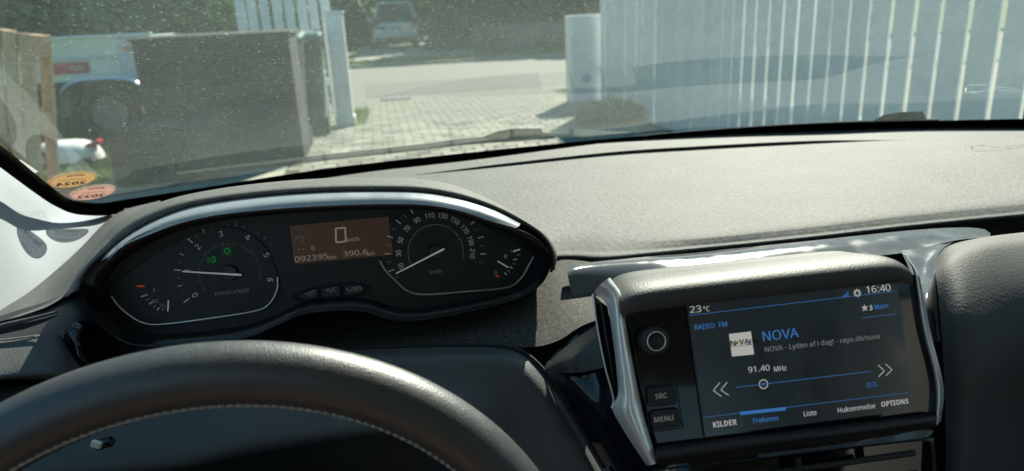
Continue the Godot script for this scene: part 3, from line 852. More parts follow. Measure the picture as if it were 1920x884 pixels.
# ---------------------------------------------------------------- instruments
func cluster() -> void:
	var n := cluster_n()
	var u := Vector3.RIGHT
	var v := n.cross(u)
	var t := thing("instrument_cluster", "black hooded instrument cluster with two dials and a display painted brown for a reflection", "instrument panel", PC + Vector3(0, -0.07, 0))
	var hood_lo := px_plane([[146, 545], [152, 520], [172, 494], [200, 470], [245, 434], [300, 405], [370, 382], [480, 366], [600, 357], [720, 355], [800, 358], [870, 371], [930, 391], [982, 417], [1020, 444], [1038, 478], [1036, 510]], PC + n * 0.035, n)
	var hood_up := px_at([[120, 560, 0.62], [136, 528, 0.63], [160, 490, 0.64], [188, 455, 0.65], [222, 416, 0.66], [285, 384, 0.66], [370, 364, 0.66], [480, 349, 0.66], [600, 340, 0.66], [720, 338, 0.66], [800, 342, 0.66], [865, 355, 0.66], [930, 381, 0.66], [985, 412, 0.655], [1026, 442, 0.645], [1044, 476, 0.63], [1040, 508, 0.62]])
	var a := even(hood_lo, 90)
	var b := even(hood_up, 90)
	var rows := [PackedVector3Array(), a, PackedVector3Array(), b, PackedVector3Array(), PackedVector3Array(), PackedVector3Array()]
	for i in 90:
		var k := float(i) / 89
		rows[0].append(a[i] - n * 0.012 + Vector3(0, -0.002, 0))
		rows[2].append(a[i].lerp(b[i], 0.45) + Vector3(0, 0.0012, 0))
		rows[4].append(b[i] + Vector3(0.0, -0.006, -0.04))
		rows[5].append(b[i] + Vector3(0.02 * (k - 0.5), -0.035, -0.12))
		rows[6].append(b[i] + Vector3(0.04 * (k - 0.5), -0.13, -0.25))
	part(t, "hood", skin(rows), mats.dash)
	# satin strip under the hood's edge
	var st_u := px_plane([[188, 490], [205, 470], [245, 438], [300, 409], [370, 386], [480, 370], [600, 361], [720, 359], [800, 362], [870, 375], [930, 395], [976, 419]], PC + n * 0.034, n)
	var st_m := px_plane([[196, 489], [222, 462], [262, 438], [318, 413], [392, 395], [500, 381], [610, 373], [720, 370], [800, 373], [866, 385], [926, 404], [974, 423]], PC + n * 0.046, n)
	var st_l := px_plane([[204, 486], [230, 462], [270, 444], [334, 420], [410, 403], [520, 392], [620, 386], [720, 383], [800, 385], [860, 395], [918, 414], [968, 428]], PC + n * 0.050, n)
	part(t, "satin_strip", patch([st_u, st_m, st_l], 90, 8), mats.satin_trim)
	var rim := even(px_plane(RIM, PC + n * 0.048, n), 120, true)
	var inner := even(px_plane([[192, 545], [200, 525], [216, 503], [240, 482], [285, 455], [345, 430], [425, 413], [525, 402], [625, 396], [720, 393], [795, 395], [850, 404], [910, 424], [955, 442], [988, 462], [1008, 486], [1004, 512], [985, 532], [945, 550], [870, 566], [800, 577], [750, 578], [715, 568], [685, 560], [640, 558], [570, 566], [530, 585], [470, 607], [400, 620], [300, 628], [255, 625], [225, 608], [205, 580]], PC + n * 0.004, n), 120, true)
	var back := PackedVector3Array()
	var lip := PackedVector3Array()
	for i in 120:
		back.append(rim[i] - n * 0.06 + (rim[i] - PC).normalized() * 0.006)
		lip.append(rim[i] * 0.97 + inner[i] * 0.03 + n * 0.002)
	part(t, "bezel", skin([back, rim, lip, inner], true), mats.bezel_black)
	part(t, "face", plate(inner, n, 0.0005), mats.face_black)
	# faint bright lip along the lower rim
	part(t, "rim_line", done(tube(new_st(), even(px_plane([[215, 632], [245, 646], [300, 649], [400, 643], [470, 631], [525, 607], [570, 589], [640, 582], [682, 584], [712, 593], [745, 601], [800, 599], [880, 584], [960, 563], [1005, 542]], PC + n * 0.050, n), 80), 0.0005, 0.0005, 5)), mats.black_plastic)
	dial(t, [430, 512], 0.041, n, u, v, true)
	dial(t, [817, 473], 0.041, n, u, v, false)
	# centre display; its even brown is a warm reflection painted in
	var lp := PC + n * 0.006
	var lcd := part(t, "brown_reflection_display", plate(PackedVector3Array(px_plane([[543, 424], [728, 406], [737, 478], [552, 496]], lp, n)), n, 0.0008), mats.lcd_screen)
	var tp := lp + n * 0.0015
	var put := func(s: String, x: float, y: float, h: float, sq := 1.0, m: Material = mats.lcd_mark): text(lcd, "digit", s, on_plane(x, y, tp, n), u, v, h * 0.62 / F, m, false, false, sq, true)
	# a seven-segment zero drawn as four bars
	for q in [[[629, 429], [647, 427]], [[630, 455], [648, 453]], [[629, 429], [630, 455]], [[647, 427], [648, 453]]]:
		part(lcd, "segment", done(tube(new_st(), PackedVector3Array(px_plane(q, tp, n)), 0.0008, 0.0008, 4)), mats.lcd_mark)
	put.call("092395", 552, 492, 10, 1.35)
	put.call("km", 616, 486, 4.5)
	put.call("390.6", 643, 482, 10, 1.35)
	put.call("km", 688, 479, 4.5)
	put.call("km/h", 650, 453, 5)
	put.call("– –", 558, 471, 7)
	put.call("II", 583, 470, 7, 1.0)
	part(lcd, "cruise_symbol", ring_mesh(on_plane(561, 450, tp, n), u, v, 0.0032, 0.0005, -1.0, 3.4, 16), mats.mark_dim)
	part(lcd, "cruise_pointer", done(tube(new_st(), PackedVector3Array(px_plane([[554, 444], [563, 452]], tp, n)), 0.0003, 0.0003, 4)), mats.mark_dim)
	# three push buttons
	var bh := PC + n * 0.006
	part(t, "button_recess", plate(even(px_plane([[545, 556], [575, 542], [620, 533], [665, 530], [693, 538], [680, 552], [640, 558], [600, 562], [560, 564]], bh, n), 40, true), n, 0.001), mats.matt_black)
	var labels := [["–", [[556, 557], [580, 544], [597, 542], [597, 559], [575, 562]]], ["+", [[602, 541], [638, 536], [639, 554], [603, 558]]], ["/SET", [[645, 535], [672, 534], [687, 540], [675, 551], [646, 554]]]]
	for i in 3:
		var l = labels[i]
		var bt := part(t, "push_button", plate(PackedVector3Array(px_plane(l[1], bh, n)), n, 0.003, 0.0006), mats.black_plastic)
		var at_px: Array = [[571, 555], [611, 549], [657, 546]][i]
		text(bt, "symbol", l[0], on_plane(at_px[0], at_px[1], bh + n * 0.0038, n), u, v, (9.0 if i < 2 else 6.0) * 0.6 / F, mats.mark_dim, true, false, 1.0, true)
		if i < 2:
			part(bt, "lamp_symbol", ring_mesh(on_plane(at_px[0] + 17, at_px[1] - 6, bh + n * 0.0038, n), u, v, 0.0017, 0.0006, 0.6, 5.2, 12), mats.mark_dim)
			part(bt, "lamp_symbol", ring_mesh(on_plane(at_px[0] + 10, at_px[1] - 3, bh + n * 0.0038, n), u, v, 0.0013, 0.0006, 0.6, 5.2, 12), mats.mark_dim)
		else:
			part(bt, "spanner_symbol", done(tube(new_st(), PackedVector3Array(px_plane([[649, 541], [656, 547]], bh + n * 0.0038, n)), 0.0006, 0.0004, 4)), mats.mark_dim)

func dial(t: Node3D, c: Array, r: float, n: Vector3, u: Vector3, v: Vector3, left: bool) -> void:
	var p0 := PC + n * 0.006
	var outline := [[205, 548], [226, 522], [275, 487], [330, 453], [388, 430], [425, 426], [462, 436], [495, 462], [514, 500], [519, 540], [506, 568], [480, 583], [390, 597], [300, 608], [268, 606], [240, 591]] if left else [[709, 470], [720, 432], [755, 402], [800, 390], [850, 397], [900, 420], [950, 447], [990, 470], [1000, 484], [984, 515], [955, 538], [880, 546], [800, 552], [765, 546], [735, 518], [716, 495]]
	var line := [[208, 556], [222, 575], [245, 594], [268, 606], [300, 609], [390, 598], [478, 584], [505, 570], [519, 545], [520, 520]] if left else [[712, 490], [722, 507], [738, 524], [765, 547], [800, 553], [880, 547], [950, 540], [976, 524], [992, 498], [1000, 482]]
	var face := part(t, "rev_counter" if left else "speedometer", plate(even(px_plane(outline, PC + n * 0.0052, n), 60, true), n, 0.0008), mats.face_black)
	part(face, "chrome_edge", done(tube(new_st(), even(px_plane(line, p0 + n * 0.001, n), 60), 0.0012, 0.0010, 6)), mats.chrome_line)
	part(face, "dial_edge", done(tube(new_st(), even(px_plane(outline, p0, n), 80, true), 0.0004, 0.0004, 4, true)), mats.black_plastic)
	var ctr := on_plane(c[0], c[1], p0 + n * 0.001, n)
	var d := func(a: float) -> Vector3: return u * cos(a) + v * sin(a)
	var tick := func(a: float, r0: float, r1: float, w: float, m: Material):
		part(face, "tick", done(box(new_st(), ctr + d.call(a) * (r0 + r1) / 2, Vector3(r1 - r0, w, 0.0004), Basis(d.call(a), d.call(a + PI / 2), n))), m)
	if left:
		for k in 7:
			var a := deg_to_rad(208 - 37.4 * k)
			text(face, "numeral", str(k), ctr + d.call(a) * r * 0.82, d.call(a - PI / 2), d.call(a), 0.0048, mats.mark_white)
			if k < 3: tick.call(a, r * 0.95, r * 1.08, 0.0008, mats.mark_white)
		for k in 5: tick.call(deg_to_rad(208 - 37.4 * (k + 0.5)), r * 0.96, r * 1.05, 0.0005, mats.mark_dim if k > 2 else mats.mark_white)
		for k in 10: tick.call(deg_to_rad(208 - 37.4 * (k / 2.0 + 0.25)), r * 0.97, r * 1.02, 0.0004, mats.mark_dim)
		for k in 49: tick.call(deg_to_rad(208 - 37.4 * k / 8.0), r * 0.58, r * (0.62 if k % 4 else 0.65), 0.00025, mats.mark_dim)
		text(face, "unit", "tr/min x1000", on_plane(434, 548, p0 + n * 0.001, n), u, v, 0.0026, mats.mark_dim)
		# temperature scale
		for q in [[[256, 537], [270, 537], "mark_red", 0.0008], [[264, 557], [276, 553], "mark_white", 0.0005], [[272, 564], [280, 561], "mark_dim", 0.0004], [[279, 571], [286, 566], "mark_white", 0.0005], [[287, 577], [292, 573], "mark_dim", 0.0004], [[294, 582], [298, 577], "mark_white", 0.0005], [[304, 583], [306, 579], "mark_dim", 0.0004], [[314, 584], [315, 564], "needle", 0.0007]]:
			part(face, "gauge_mark", done(tube(new_st(), PackedVector3Array(px_plane([q[0], q[1]], p0 + n * 0.001, n)), q[3], q[3], 4)), mats[q[2]])
		text(face, "numeral", "90", on_plane(291, 565, p0 + n * 0.001, n), u, v, 0.0032, mats.mark_dim)
		text(face, "numeral", "70", on_plane(304, 574, p0 + n * 0.001, n), u, v, 0.0032, mats.mark_dim)
		part(face, "thermometer_symbol", done(tube(new_st(), PackedVector3Array(px_plane([[288, 541], [288, 548]], p0 + n * 0.001, n)), 0.0005, 0.0008, 4)), mats.mark_dim)
		# warning lamps
		var gl := on_plane(398, 487, p0 + n * 0.001, n)
		part(face, "green_lamp", ring_mesh(gl, u, v, 0.0026, 0.0007, -1.6, 1.6, 12), mats.lamp_green)
		for k in 3: part(face, "green_lamp", box_mesh(gl + u * -0.003 + v * (0.0018 - 0.0018 * k), Vector3(0.003, 0.0004, 0.0003)), mats.lamp_green)
		part(face, "green_lamp", box_mesh(gl, Vector3(0.0006, 0.0052, 0.0003)), mats.lamp_green)
		gl = on_plane(425, 471, p0 + n * 0.001, n)
		part(face, "green_lamp", ring_mesh(gl, u, v, 0.0018, 0.0007), mats.lamp_green)
		for k in 8: part(face, "green_lamp", box_mesh(gl + d.call(TAU * k / 8) * 0.0035, Vector3(0.0015, 0.0004, 0.0003), Basis(d.call(TAU * k / 8), d.call(TAU * k / 8 + PI / 2), n)), mats.lamp_green)
	else:
		for k in 11:
			var a := deg_to_rad(207 - 1.025 * (10 + 20 * k))
			text(face, "numeral", str(10 + 20 * k), ctr + d.call(a) * r * 0.80, d.call(a - PI / 2), d.call(a), 0.0044, mats.mark_white, false, true, 0.9)
		for k in 23:
			var a := deg_to_rad(207 - 10.25 * k)
			tick.call(a, r * 0.97, r * (1.1 if k % 2 else 1.08), 0.0007 if k % 2 else 0.0004, mats.mark_white if k % 2 else mats.mark_dim)
		part(face, "inner_arc", ring_mesh(ctr, u, v, r * 0.60, 0.0004, deg_to_rad(-20), deg_to_rad(208), 60), mats.mark_dim)
		for k in 22: tick.call(deg_to_rad(207 - 10.25 * k), r * 0.57, r * 0.6, 0.0004, mats.mark_dim)
		text(face, "unit", "km/h", on_plane(817, 510, p0 + n * 0.001, n), u, v, 0.0028, mats.mark_dim)
		# fuel scale
		for q in [[[962, 472], [975, 468], "needle", 0.0007], [[968, 479], [975, 478], "mark_dim", 0.0004], [[962, 487], [970, 487], "mark_white", 0.0005], [[961, 494], [966, 496], "mark_dim", 0.0004], [[956, 500], [961, 504], "mark_white", 0.0005], [[951, 507], [956, 511], "mark_dim", 0.0004], [[946, 512], [950, 516], "mark_white", 0.0005], [[933, 490], [953, 502], "needle", 0.0006], [[929, 518], [936, 519], "mark_red", 0.0006]]:
			part(face, "gauge_mark", done(tube(new_st(), PackedVector3Array(px_plane([q[0], q[1]], p0 + n * 0.001, n)), q[3], q[3], 4)), mats[q[2]])
		text(face, "numeral", "1", on_plane(958, 472, p0 + n * 0.001, n), u, v, 0.0036, mats.mark_dim)
		text(face, "numeral", "0", on_plane(929, 512, p0 + n * 0.001, n), u, v, 0.0040, mats.mark_dim)
		part(face, "fuel_symbol", box_mesh(on_plane(948, 481, p0 + n * 0.001, n), Vector3(0.0026, 0.0034, 0.0003)), mats.mark_dim)
	# needle and its hub
	var hub := CylinderMesh.new()
	hub.top_radius = 0.0058
	hub.bottom_radius = 0.0066
	hub.height = 0.004
	part(face, "needle_hub", hub, mats.black_plastic, Transform3D(Basis(u, n, -v), on_plane(c[0], c[1], p0 + n * 0.003, n)))
	var ends := [[341, 509.5], [452, 516]] if left else [[742, 513.5], [833, 467]]
	part(face, "needle", done(tube(new_st(), PackedVector3Array(px_plane(ends, p0 + n * 0.006, n)), 0.0005, 0.0009, 6)), mats.needle)

# ---------------------------------------------------------------- centre screen unit
func centre_unit() -> void:
	var c := EYE + Vector3(0.274, -0.2401, -0.4044)
	var yaw := -0.0597
	var pit := 0.3699
	var n := Vector3(sin(yaw) * cos(pit), sin(pit), cos(yaw) * cos(pit))
	var u := Vector3.UP.cross(n).normalized()
	var v := n.cross(u)
	u = (u * cos(0.013) + v * sin(0.013)).normalized()
	v = n.cross(u)
	var t := thing("touchscreen_unit", "centre touchscreen unit in silver frame showing a radio station", "touchscreen", c - v * 0.06)
	var pl := func(list: Array, k: float) -> PackedVector3Array: return PackedVector3Array(px_plane(list, c + n * k, n))
	# top hood, rolled over the screen
	var edge := even(px_plane([[1168, 584], [1220, 577], [1400, 556], [1600, 534], [1713, 522]], c + n * 0.012, n), 50)
	var hrows := []
	for q in [[-0.03, 0.10], [0.001, 0.064], [0.0082, 0.040], [0.0118, 0.022], [0.0124, 0.0125], [0.0112, 0.0055], [0.0085, 0.0015], [0.0045, 0.0], [0.0, 0.0], [-0.003, 0.002], [-0.004, 0.012]]:
		var r := PackedVector3Array()
		for i in 50:
			var e := absf(i / 49.0 * 2 - 1)
			var drop := 0.006 * pow(e, 14) * (1.0 if q[0] > -0.001 else 0.0)
			r.append(edge[i] + Vector3((0.5 - i / 49.0) * 0.5 * maxf(q[1] - 0.02, 0.0), q[0] - drop, -q[1]))
		hrows.append(r)
	part(t, "hood", patch(hrows, 50, 60), mats.dash_smooth)
	# black front
	part(t, "black_front", plate(even_sharp(pl.call([[1166, 574], [1714, 514], [1730, 620], [1757, 778], [1228, 840], [1198, 740]], -0.006)), n, 0.007, 0.001), mats.gloss_black)
	var scr := part(t, "display_screen", plate(pl.call([[1288, 573], [1682, 527], [1712, 769], [1322, 819]], 0.001), n, 0.0008), mats.display_screen)
	part(t, "screen_edge", done(tube(new_st(), pl.call([[1287, 572], [1321, 820]], 0.002), 0.0004, 0.0004, 4)), mats.black_plastic)
	var tp := c + n * 0.0022
	var px := 0.44 / F
	var put := func(s: String, x: float, y: float, h: float, m: String, bold := false, sq := 1.0): text(scr, "lettering", s, on_plane(x, y, tp, n), u, v, h * px, mats[m], bold, false, sq, true)
	put.call("23", 1294, 588, 14, "screen_white", false, 1.25)
	put.call("°C", 1319, 585, 10, "screen_white", false, 1.0)
	put.call("16:40", 1624, 551, 15, "screen_white", false, 1.15)
	put.call("RADIO  FM", 1302, 619, 9, "screen_blue", false, 1.05)
	put.call("3", 1631, 582, 9, "screen_white", true)
	put.call("Mem", 1640, 581, 10, "screen_blue")
	put.call("NOVA", 1429, 641, 20, "screen_blue", false, 1.12)
	put.call("NOVA - Lyden af i dag! - rayo.dk/nova", 1434, 661, 10.5, "screen_grey", false, 1.07)
	put.call("91.40", 1403, 700, 12, "screen_white", false, 1.2)
	put.call("MHz", 1451, 696, 6, "screen_white")
	put.call("RDS", 1625, 726, 6, "screen_line")
	put.call("KILDER", 1337, 803, 11, "screen_white", true)
	put.call("Frekvens", 1412, 795, 10.5, "screen_blue")
	put.call("Liste", 1507, 782, 10.5, "screen_white")
	put.call("Hukommelse", 1571, 775, 10, "screen_white")
	put.call("OPTIONS", 1653, 764, 10.5, "screen_white", true)
	var bar := func(called: String, a: Array, b: Array, w: float, m: String):
		part(scr, called, done(tube(new_st(), PackedVector3Array(px_plane([a, b], tp, n)), w * px / 2, w * px / 2, 4, false, 0.3, n)), mats[m])
	bar.call("rule_line", [1292, 592], [1675, 547], 1.6, "screen_line")
	bar.call("rule_line", [1616, 597], [1681, 589], 1.4, "screen_line")
	bar.call("rule_line", [1322, 783], [1704, 737], 1.4, "screen_line")
	bar.call("tab_marker", [1388, 776], [1474, 767], 7, "screen_blue")
	bar.call("tuning_line", [1380, 727], [1634, 697], 1.6, "screen_line")
	for q in [[[1350, 718], [1338, 733], [1353, 744]], [[1364, 717], [1352, 732], [1367, 742]], [[1647, 685], [1659, 696], [1648, 707]], [[1661, 683], [1673, 694], [1662, 705]]]:
		bar.call("arrow", q[0], q[1], 1.8, "screen_white")
		bar.call("arrow", q[1], q[2], 1.8, "screen_white")
	for i in 4: bar.call("signal_bar", [1581 + i * 3.2, 558 - i * 0.4], [1580.6 + i * 3.2, 556 - i * 3.2], 2.2, "screen_blue")
	for q in [[1391, 790], [1391, 794], [1391, 798], [1642, 757], [1642, 761]]: bar.call("dot", q, [q[0], q[1] + 1.4], 1.4, "screen_line")
	part(scr, "tuning_knob", ring_mesh(on_plane(1432, 721, tp, n), u, v, 9.0 * px, 2.2 * px), mats.screen_white)
	part(scr, "tuning_point", ring_mesh(on_plane(1432, 721, tp, n), u, v, 1.5 * px, 3.0 * px, 0, TAU, 12), mats.screen_blue)
	var gear := on_plane(1608, 550, tp, n)
	part(scr, "gear_symbol", ring_mesh(gear, u, v, 5.0 * px, 2.6 * px), mats.screen_white)
	for k in 8:
		var a := TAU * k / 8
		part(scr, "gear_symbol", box_mesh(gear + (u * cos(a) + v * sin(a)) * 7 * px, Vector3(3 * px, 3 * px, 0.0003), Basis(u * cos(a) + v * sin(a), v * cos(a) - u * sin(a), n)), mats.screen_white)
	var star := PackedVector3Array()
	for k in 10:
		var a := PI / 2 + TAU * k / 10
		star.append(on_plane(1622, 578, tp, n) + (u * cos(a) + v * sin(a)) * (8.0 if k % 2 == 0 else 3.4) * px)
	part(scr, "star_symbol", plate(star, n, 0.0002), mats.screen_white)
	# station picture: white tile with the station's lettering
	part(scr, "station_tile", plate(pl.call([[1367, 627], [1408, 622], [1414, 665], [1373, 669]], 0.0022), n, 0.0003), mats.screen_tile)
	var tq := c + n * 0.0030
	text(scr, "tile_lettering", "N", on_plane(1369, 648, tq, n), u, v, 6.5 * px, mats.ink_dark, true, false, 1.3, true)
	text(scr, "tile_lettering", "VA", on_plane(1387, 645.5, tq, n), u, v, 6.5 * px, mats.ink_dark, true, false, 1.2, true)
	text(scr, "tile_lettering", ".FM", on_plane(1401, 644.5, tq, n), u, v, 2.8 * px, mats.ink_dark, true, false, 1.0, true)
	part(scr, "tile_emblem", box_mesh(on_plane(1382, 643.5, tq, n), Vector3(6.4 * px, 6.4 * px, 0.0004), Basis(u, v, n)), mats.screen_green)
	part(scr, "tile_underline", done(tube(new_st(), PackedVector3Array(px_plane([[1370, 651], [1411, 646]], tq, n)), 0.6 * px, 0.6 * px, 4)), mats.ink_dark)
	# volume knob
	var kc := on_plane(1222, 638, c + n * 0.001, n)
	var lathe := func(prof: Array) -> ArrayMesh:
		var rows := []
		for q in prof:
			var ring := PackedVector3Array()
			for i in 40: ring.append(kc + (u * cos(TAU * i / 40) + v * sin(TAU * i / 40)) * q[0] + n * q[1])
			rows.append(ring)
		return skin(rows, true)
	var knob := part(t, "volume_knob", lathe.call([[0.0105, 0.0], [0.0105, 0.003], [0.0098, 0.009], [0.0088, 0.0108], [0.0074, 0.0112], [0.0066, 0.0108], [0.0064, 0.008], [0.0, 0.008]]), mats.black_plastic)
	part(knob, "knob_ring", lathe.call([[0.0066, 0.0109], [0.0064, 0.0116], [0.0060, 0.0116], [0.0058, 0.0108]]), mats.silver)
	# two keys
	for q in [["SRC", [[1210, 727], [1265, 721], [1269, 758], [1215, 764]], [1240, 743]], ["MENU", [[1216, 770], [1271, 764], [1277, 800], [1222, 806]], [1245, 786]]]:
		var key := part(t, "key", plate(even_sharp(pl.call(q[1], 0.0012)), n, 0.0022, 0.0008), mats.bezel_black)
		text(key, "lettering", q[0], on_plane(q[2][0], q[2][1], c + n * 0.0037, n), u, v, 9 * px, mats.mark_white, false, true, 1.05)
	part(t, "key_surround", done(tube(new_st(), pl.call([[1207, 724], [1268, 717], [1281, 803], [1219, 811], [1207, 724]], 0.0012), 0.0006, 0.0006, 5)), mats.black_plastic)
	# silver frame, left and right
	part(t, "silver_frame", patch([
		pl.call([[1113, 550], [1138, 573], [1150, 640], [1159, 735], [1148, 765], [1170, 808], [1212, 873]], -0.004),
		pl.call([[1126, 534], [1150, 556], [1160, 640], [1172, 735], [1172, 772], [1192, 815], [1222, 873]], 0.008),
		pl.call([[1142, 522], [1163, 553], [1172, 610], [1188, 700], [1200, 762], [1214, 812], [1233, 868]], 0.006),
		pl.call([[1146, 524], [1167, 557], [1176, 614], [1192, 704], [1204, 766], [1218, 816], [1236, 870]], -0.006)], 60, 14), mats.silver)
	part(t, "frame_inlay", patch([
		pl.call([[1112, 552], [1122, 620], [1136, 690], [1150, 745]], -0.010),
		pl.call([[1126, 565], [1136, 625], [1147, 690], [1154, 742]], -0.012),
		pl.call([[1139, 575], [1151, 640], [1157, 690], [1160, 737]], -0.004)], 24, 8), mats.gloss_black)
	part(t, "inlay_edge", done(tube(new_st(), even(Array(pl.call([[1111, 552], [1121, 620], [1135, 690], [1150, 746], [1147, 766]], -0.008)), 30), 0.0006, 0.0006, 6)), mats.silver)
	part(t, "silver_frame", patch([
		pl.call([[1690, 474], [1710, 500], [1718, 545], [1728, 620], [1748, 700], [1753, 745], [1753, 798]], -0.004),
		pl.call([[1698, 480], [1716, 506], [1724, 545], [1737, 620], [1757, 700], [1762, 745], [1757, 798]], 0.006),
		pl.call([[1704, 484], [1722, 512], [1732, 550], [1746, 625], [1765, 700], [1771, 740], [1765, 790]], -0.006)], 50, 10), mats.silver)
	# rounded lip below the screen
	part(t, "lower_lip", patch([
		pl.call([[1228, 838], [1400, 817], [1600, 794], [1754, 775]], 0.001),
		pl.call([[1229, 845], [1400, 824], [1600, 801], [1755, 781]], 0.010),
		pl.call([[1231, 858], [1400, 836], [1600, 812], [1756, 790]], 0.013),
		pl.call([[1234, 872], [1400, 850], [1600, 824], [1757, 799]], 0.006),
		pl.call([[1234, 876], [1400, 856], [1600, 829], [1757, 803]], -0.012)], 30, 24), mats.dash_lip)
	# air vent under the unit
	var vent := part(t, "lower_vent", patch([
		px_at([[1225, 880, 0.47], [1400, 860, 0.475], [1600, 836, 0.48], [1735, 822, 0.485], [1752, 830, 0.487], [1758, 900, 0.487]]),
		px_at([[1225, 884, 0.465], [1400, 866, 0.47], [1600, 842, 0.475], [1730, 828, 0.48], [1746, 836, 0.482], [1750, 900, 0.482]])], 40, 4), mats.black_plastic)
	for q in [[[1400, 893], [1550, 873], [1715, 850]], [[1500, 925], [1600, 905], [1720, 888]]]:
		part(vent, "slat", done(tube(new_st(), even(px_at([[q[0][0], q[0][1], 0.478], [q[1][0], q[1][1], 0.483], [q[2][0], q[2][1], 0.488]]), 16), 0.0022, 0.0022, 6)), mats.black_plastic)
	part(vent, "slat_tab", box_mesh(at(1497, 868, 0.476), Vector3(0.004, 0.009, 0.004), Basis.IDENTITY, 0.001), mats.black_plastic)
	part(t, "lower_gloss", patch([
		px_at([[1420, 853, 0.475], [1600, 830, 0.478], [1735, 806, 0.48], [1750, 808, 0.48]]),
		px_at([[1420, 860, 0.47], [1600, 838, 0.472], [1728, 822, 0.476], [1748, 816, 0.48]])], 20, 4), mats.trim_gloss)

func even_sharp(loop: PackedVector3Array) -> PackedVector3Array:
	# rounded corners
	var out := PackedVector3Array()
	var k := loop.size()
	for i in k:
		var p: Vector3 = loop[i]
		var a: Vector3 = loop[(i - 1 + k) % k]
		var b: Vector3 = loop[(i + 1) % k]
		var r := minf(0.003, minf(p.distance_to(a), p.distance_to(b)) * 0.3)
		var pa := p + (a - p).normalized() * r
		var pb := p + (b - p).normalized() * r
		for j in 4:
			var f := j / 3.0
			out.append(pa.lerp(p, f).lerp(p.lerp(pb, f), f))
	return out

# ---------------------------------------------------------------- steering wheel
func steering_wheel() -> void:
	var c := EYE + Vector3(-0.1139, -0.3273, -0.3231)
	var tilt := 0.3094
	var turn := -0.0073
	var n := Vector3(sin(turn) * cos(tilt), sin(tilt), cos(turn) * cos(tilt))
	var u := Vector3.UP.cross(n).normalized()
	var v := n.cross(u)
	var t := thing("steering_wheel", "black leather steering wheel rim in front of the instruments", "steering wheel", c - n * 0.05)
	var ring := PackedVector3Array()
	for i in 160:
		var a := TAU * i / 160
		ring.append(c + u * cos(a) * 0.1871 + v * sin(a) * 0.1871 * 0.8266)
	part(t, "rim", done(tube(new_st(), ring, 0.0178, 0.0178, 28, true, 1.0, n)), mats.wheel_leather)
	# stitches round the inner side of the rim
	var st := new_st()
	for i in 230:
		var a := TAU * i / 230
		var dirn := (u * cos(a) + v * sin(a) * 0.8266).normalized()
		var p := c + u * cos(a) * 0.1871 + v * sin(a) * 0.1871 * 0.8266 - (dirn * 0.86 - n * 0.5).normalized() * 0.0178
		var along := (-u * sin(a) + v * cos(a) * 0.8266).normalized()
		tube(st, PackedVector3Array([p - along * 0.0016 - n * 0.0012, p + along * 0.0016 + n * 0.0012]), 0.0011, 0.0011, 5)
	part(t, "stitching", done(st), mats.thread)
	part(t, "seam", done(tube(new_st(), PackedVector3Array(range(160).map(func(i): return c + (ring[i] - c) * (1.0 - 0.0174 / 0.1871) + n * 0.005)), 0.0009, 0.0009, 5, true, 1.0, n)), mats.black_plastic)
	part(t, "hub", box_mesh(c - v * 0.03 - n * 0.02, Vector3(0.13, 0.10, 0.05), Basis(u, v, n), 0.02), mats.black_plastic)
	for s in [-1.0, 1.0]:
		part(t, "spoke", done(tube(new_st(), PackedVector3Array([c + u * s * 0.05 - v * 0.03 - n * 0.02, c + u * s * 0.18 - v * 0.02]), 0.018, 0.014, 10)), mats.black_plastic)
	var col := thing("steering_column", "black steering column shroud behind the wheel", "steering column", c - n * 0.2)
	part(col, "shroud", done(tube(new_st(), even([c - n * 0.04 - v * 0.02, c - n * 0.12 - v * 0.015, c - n * 0.19 - v * 0.012], 10), 0.062, 0.066, 24, false, 0.8, v)), mats.matt_black)

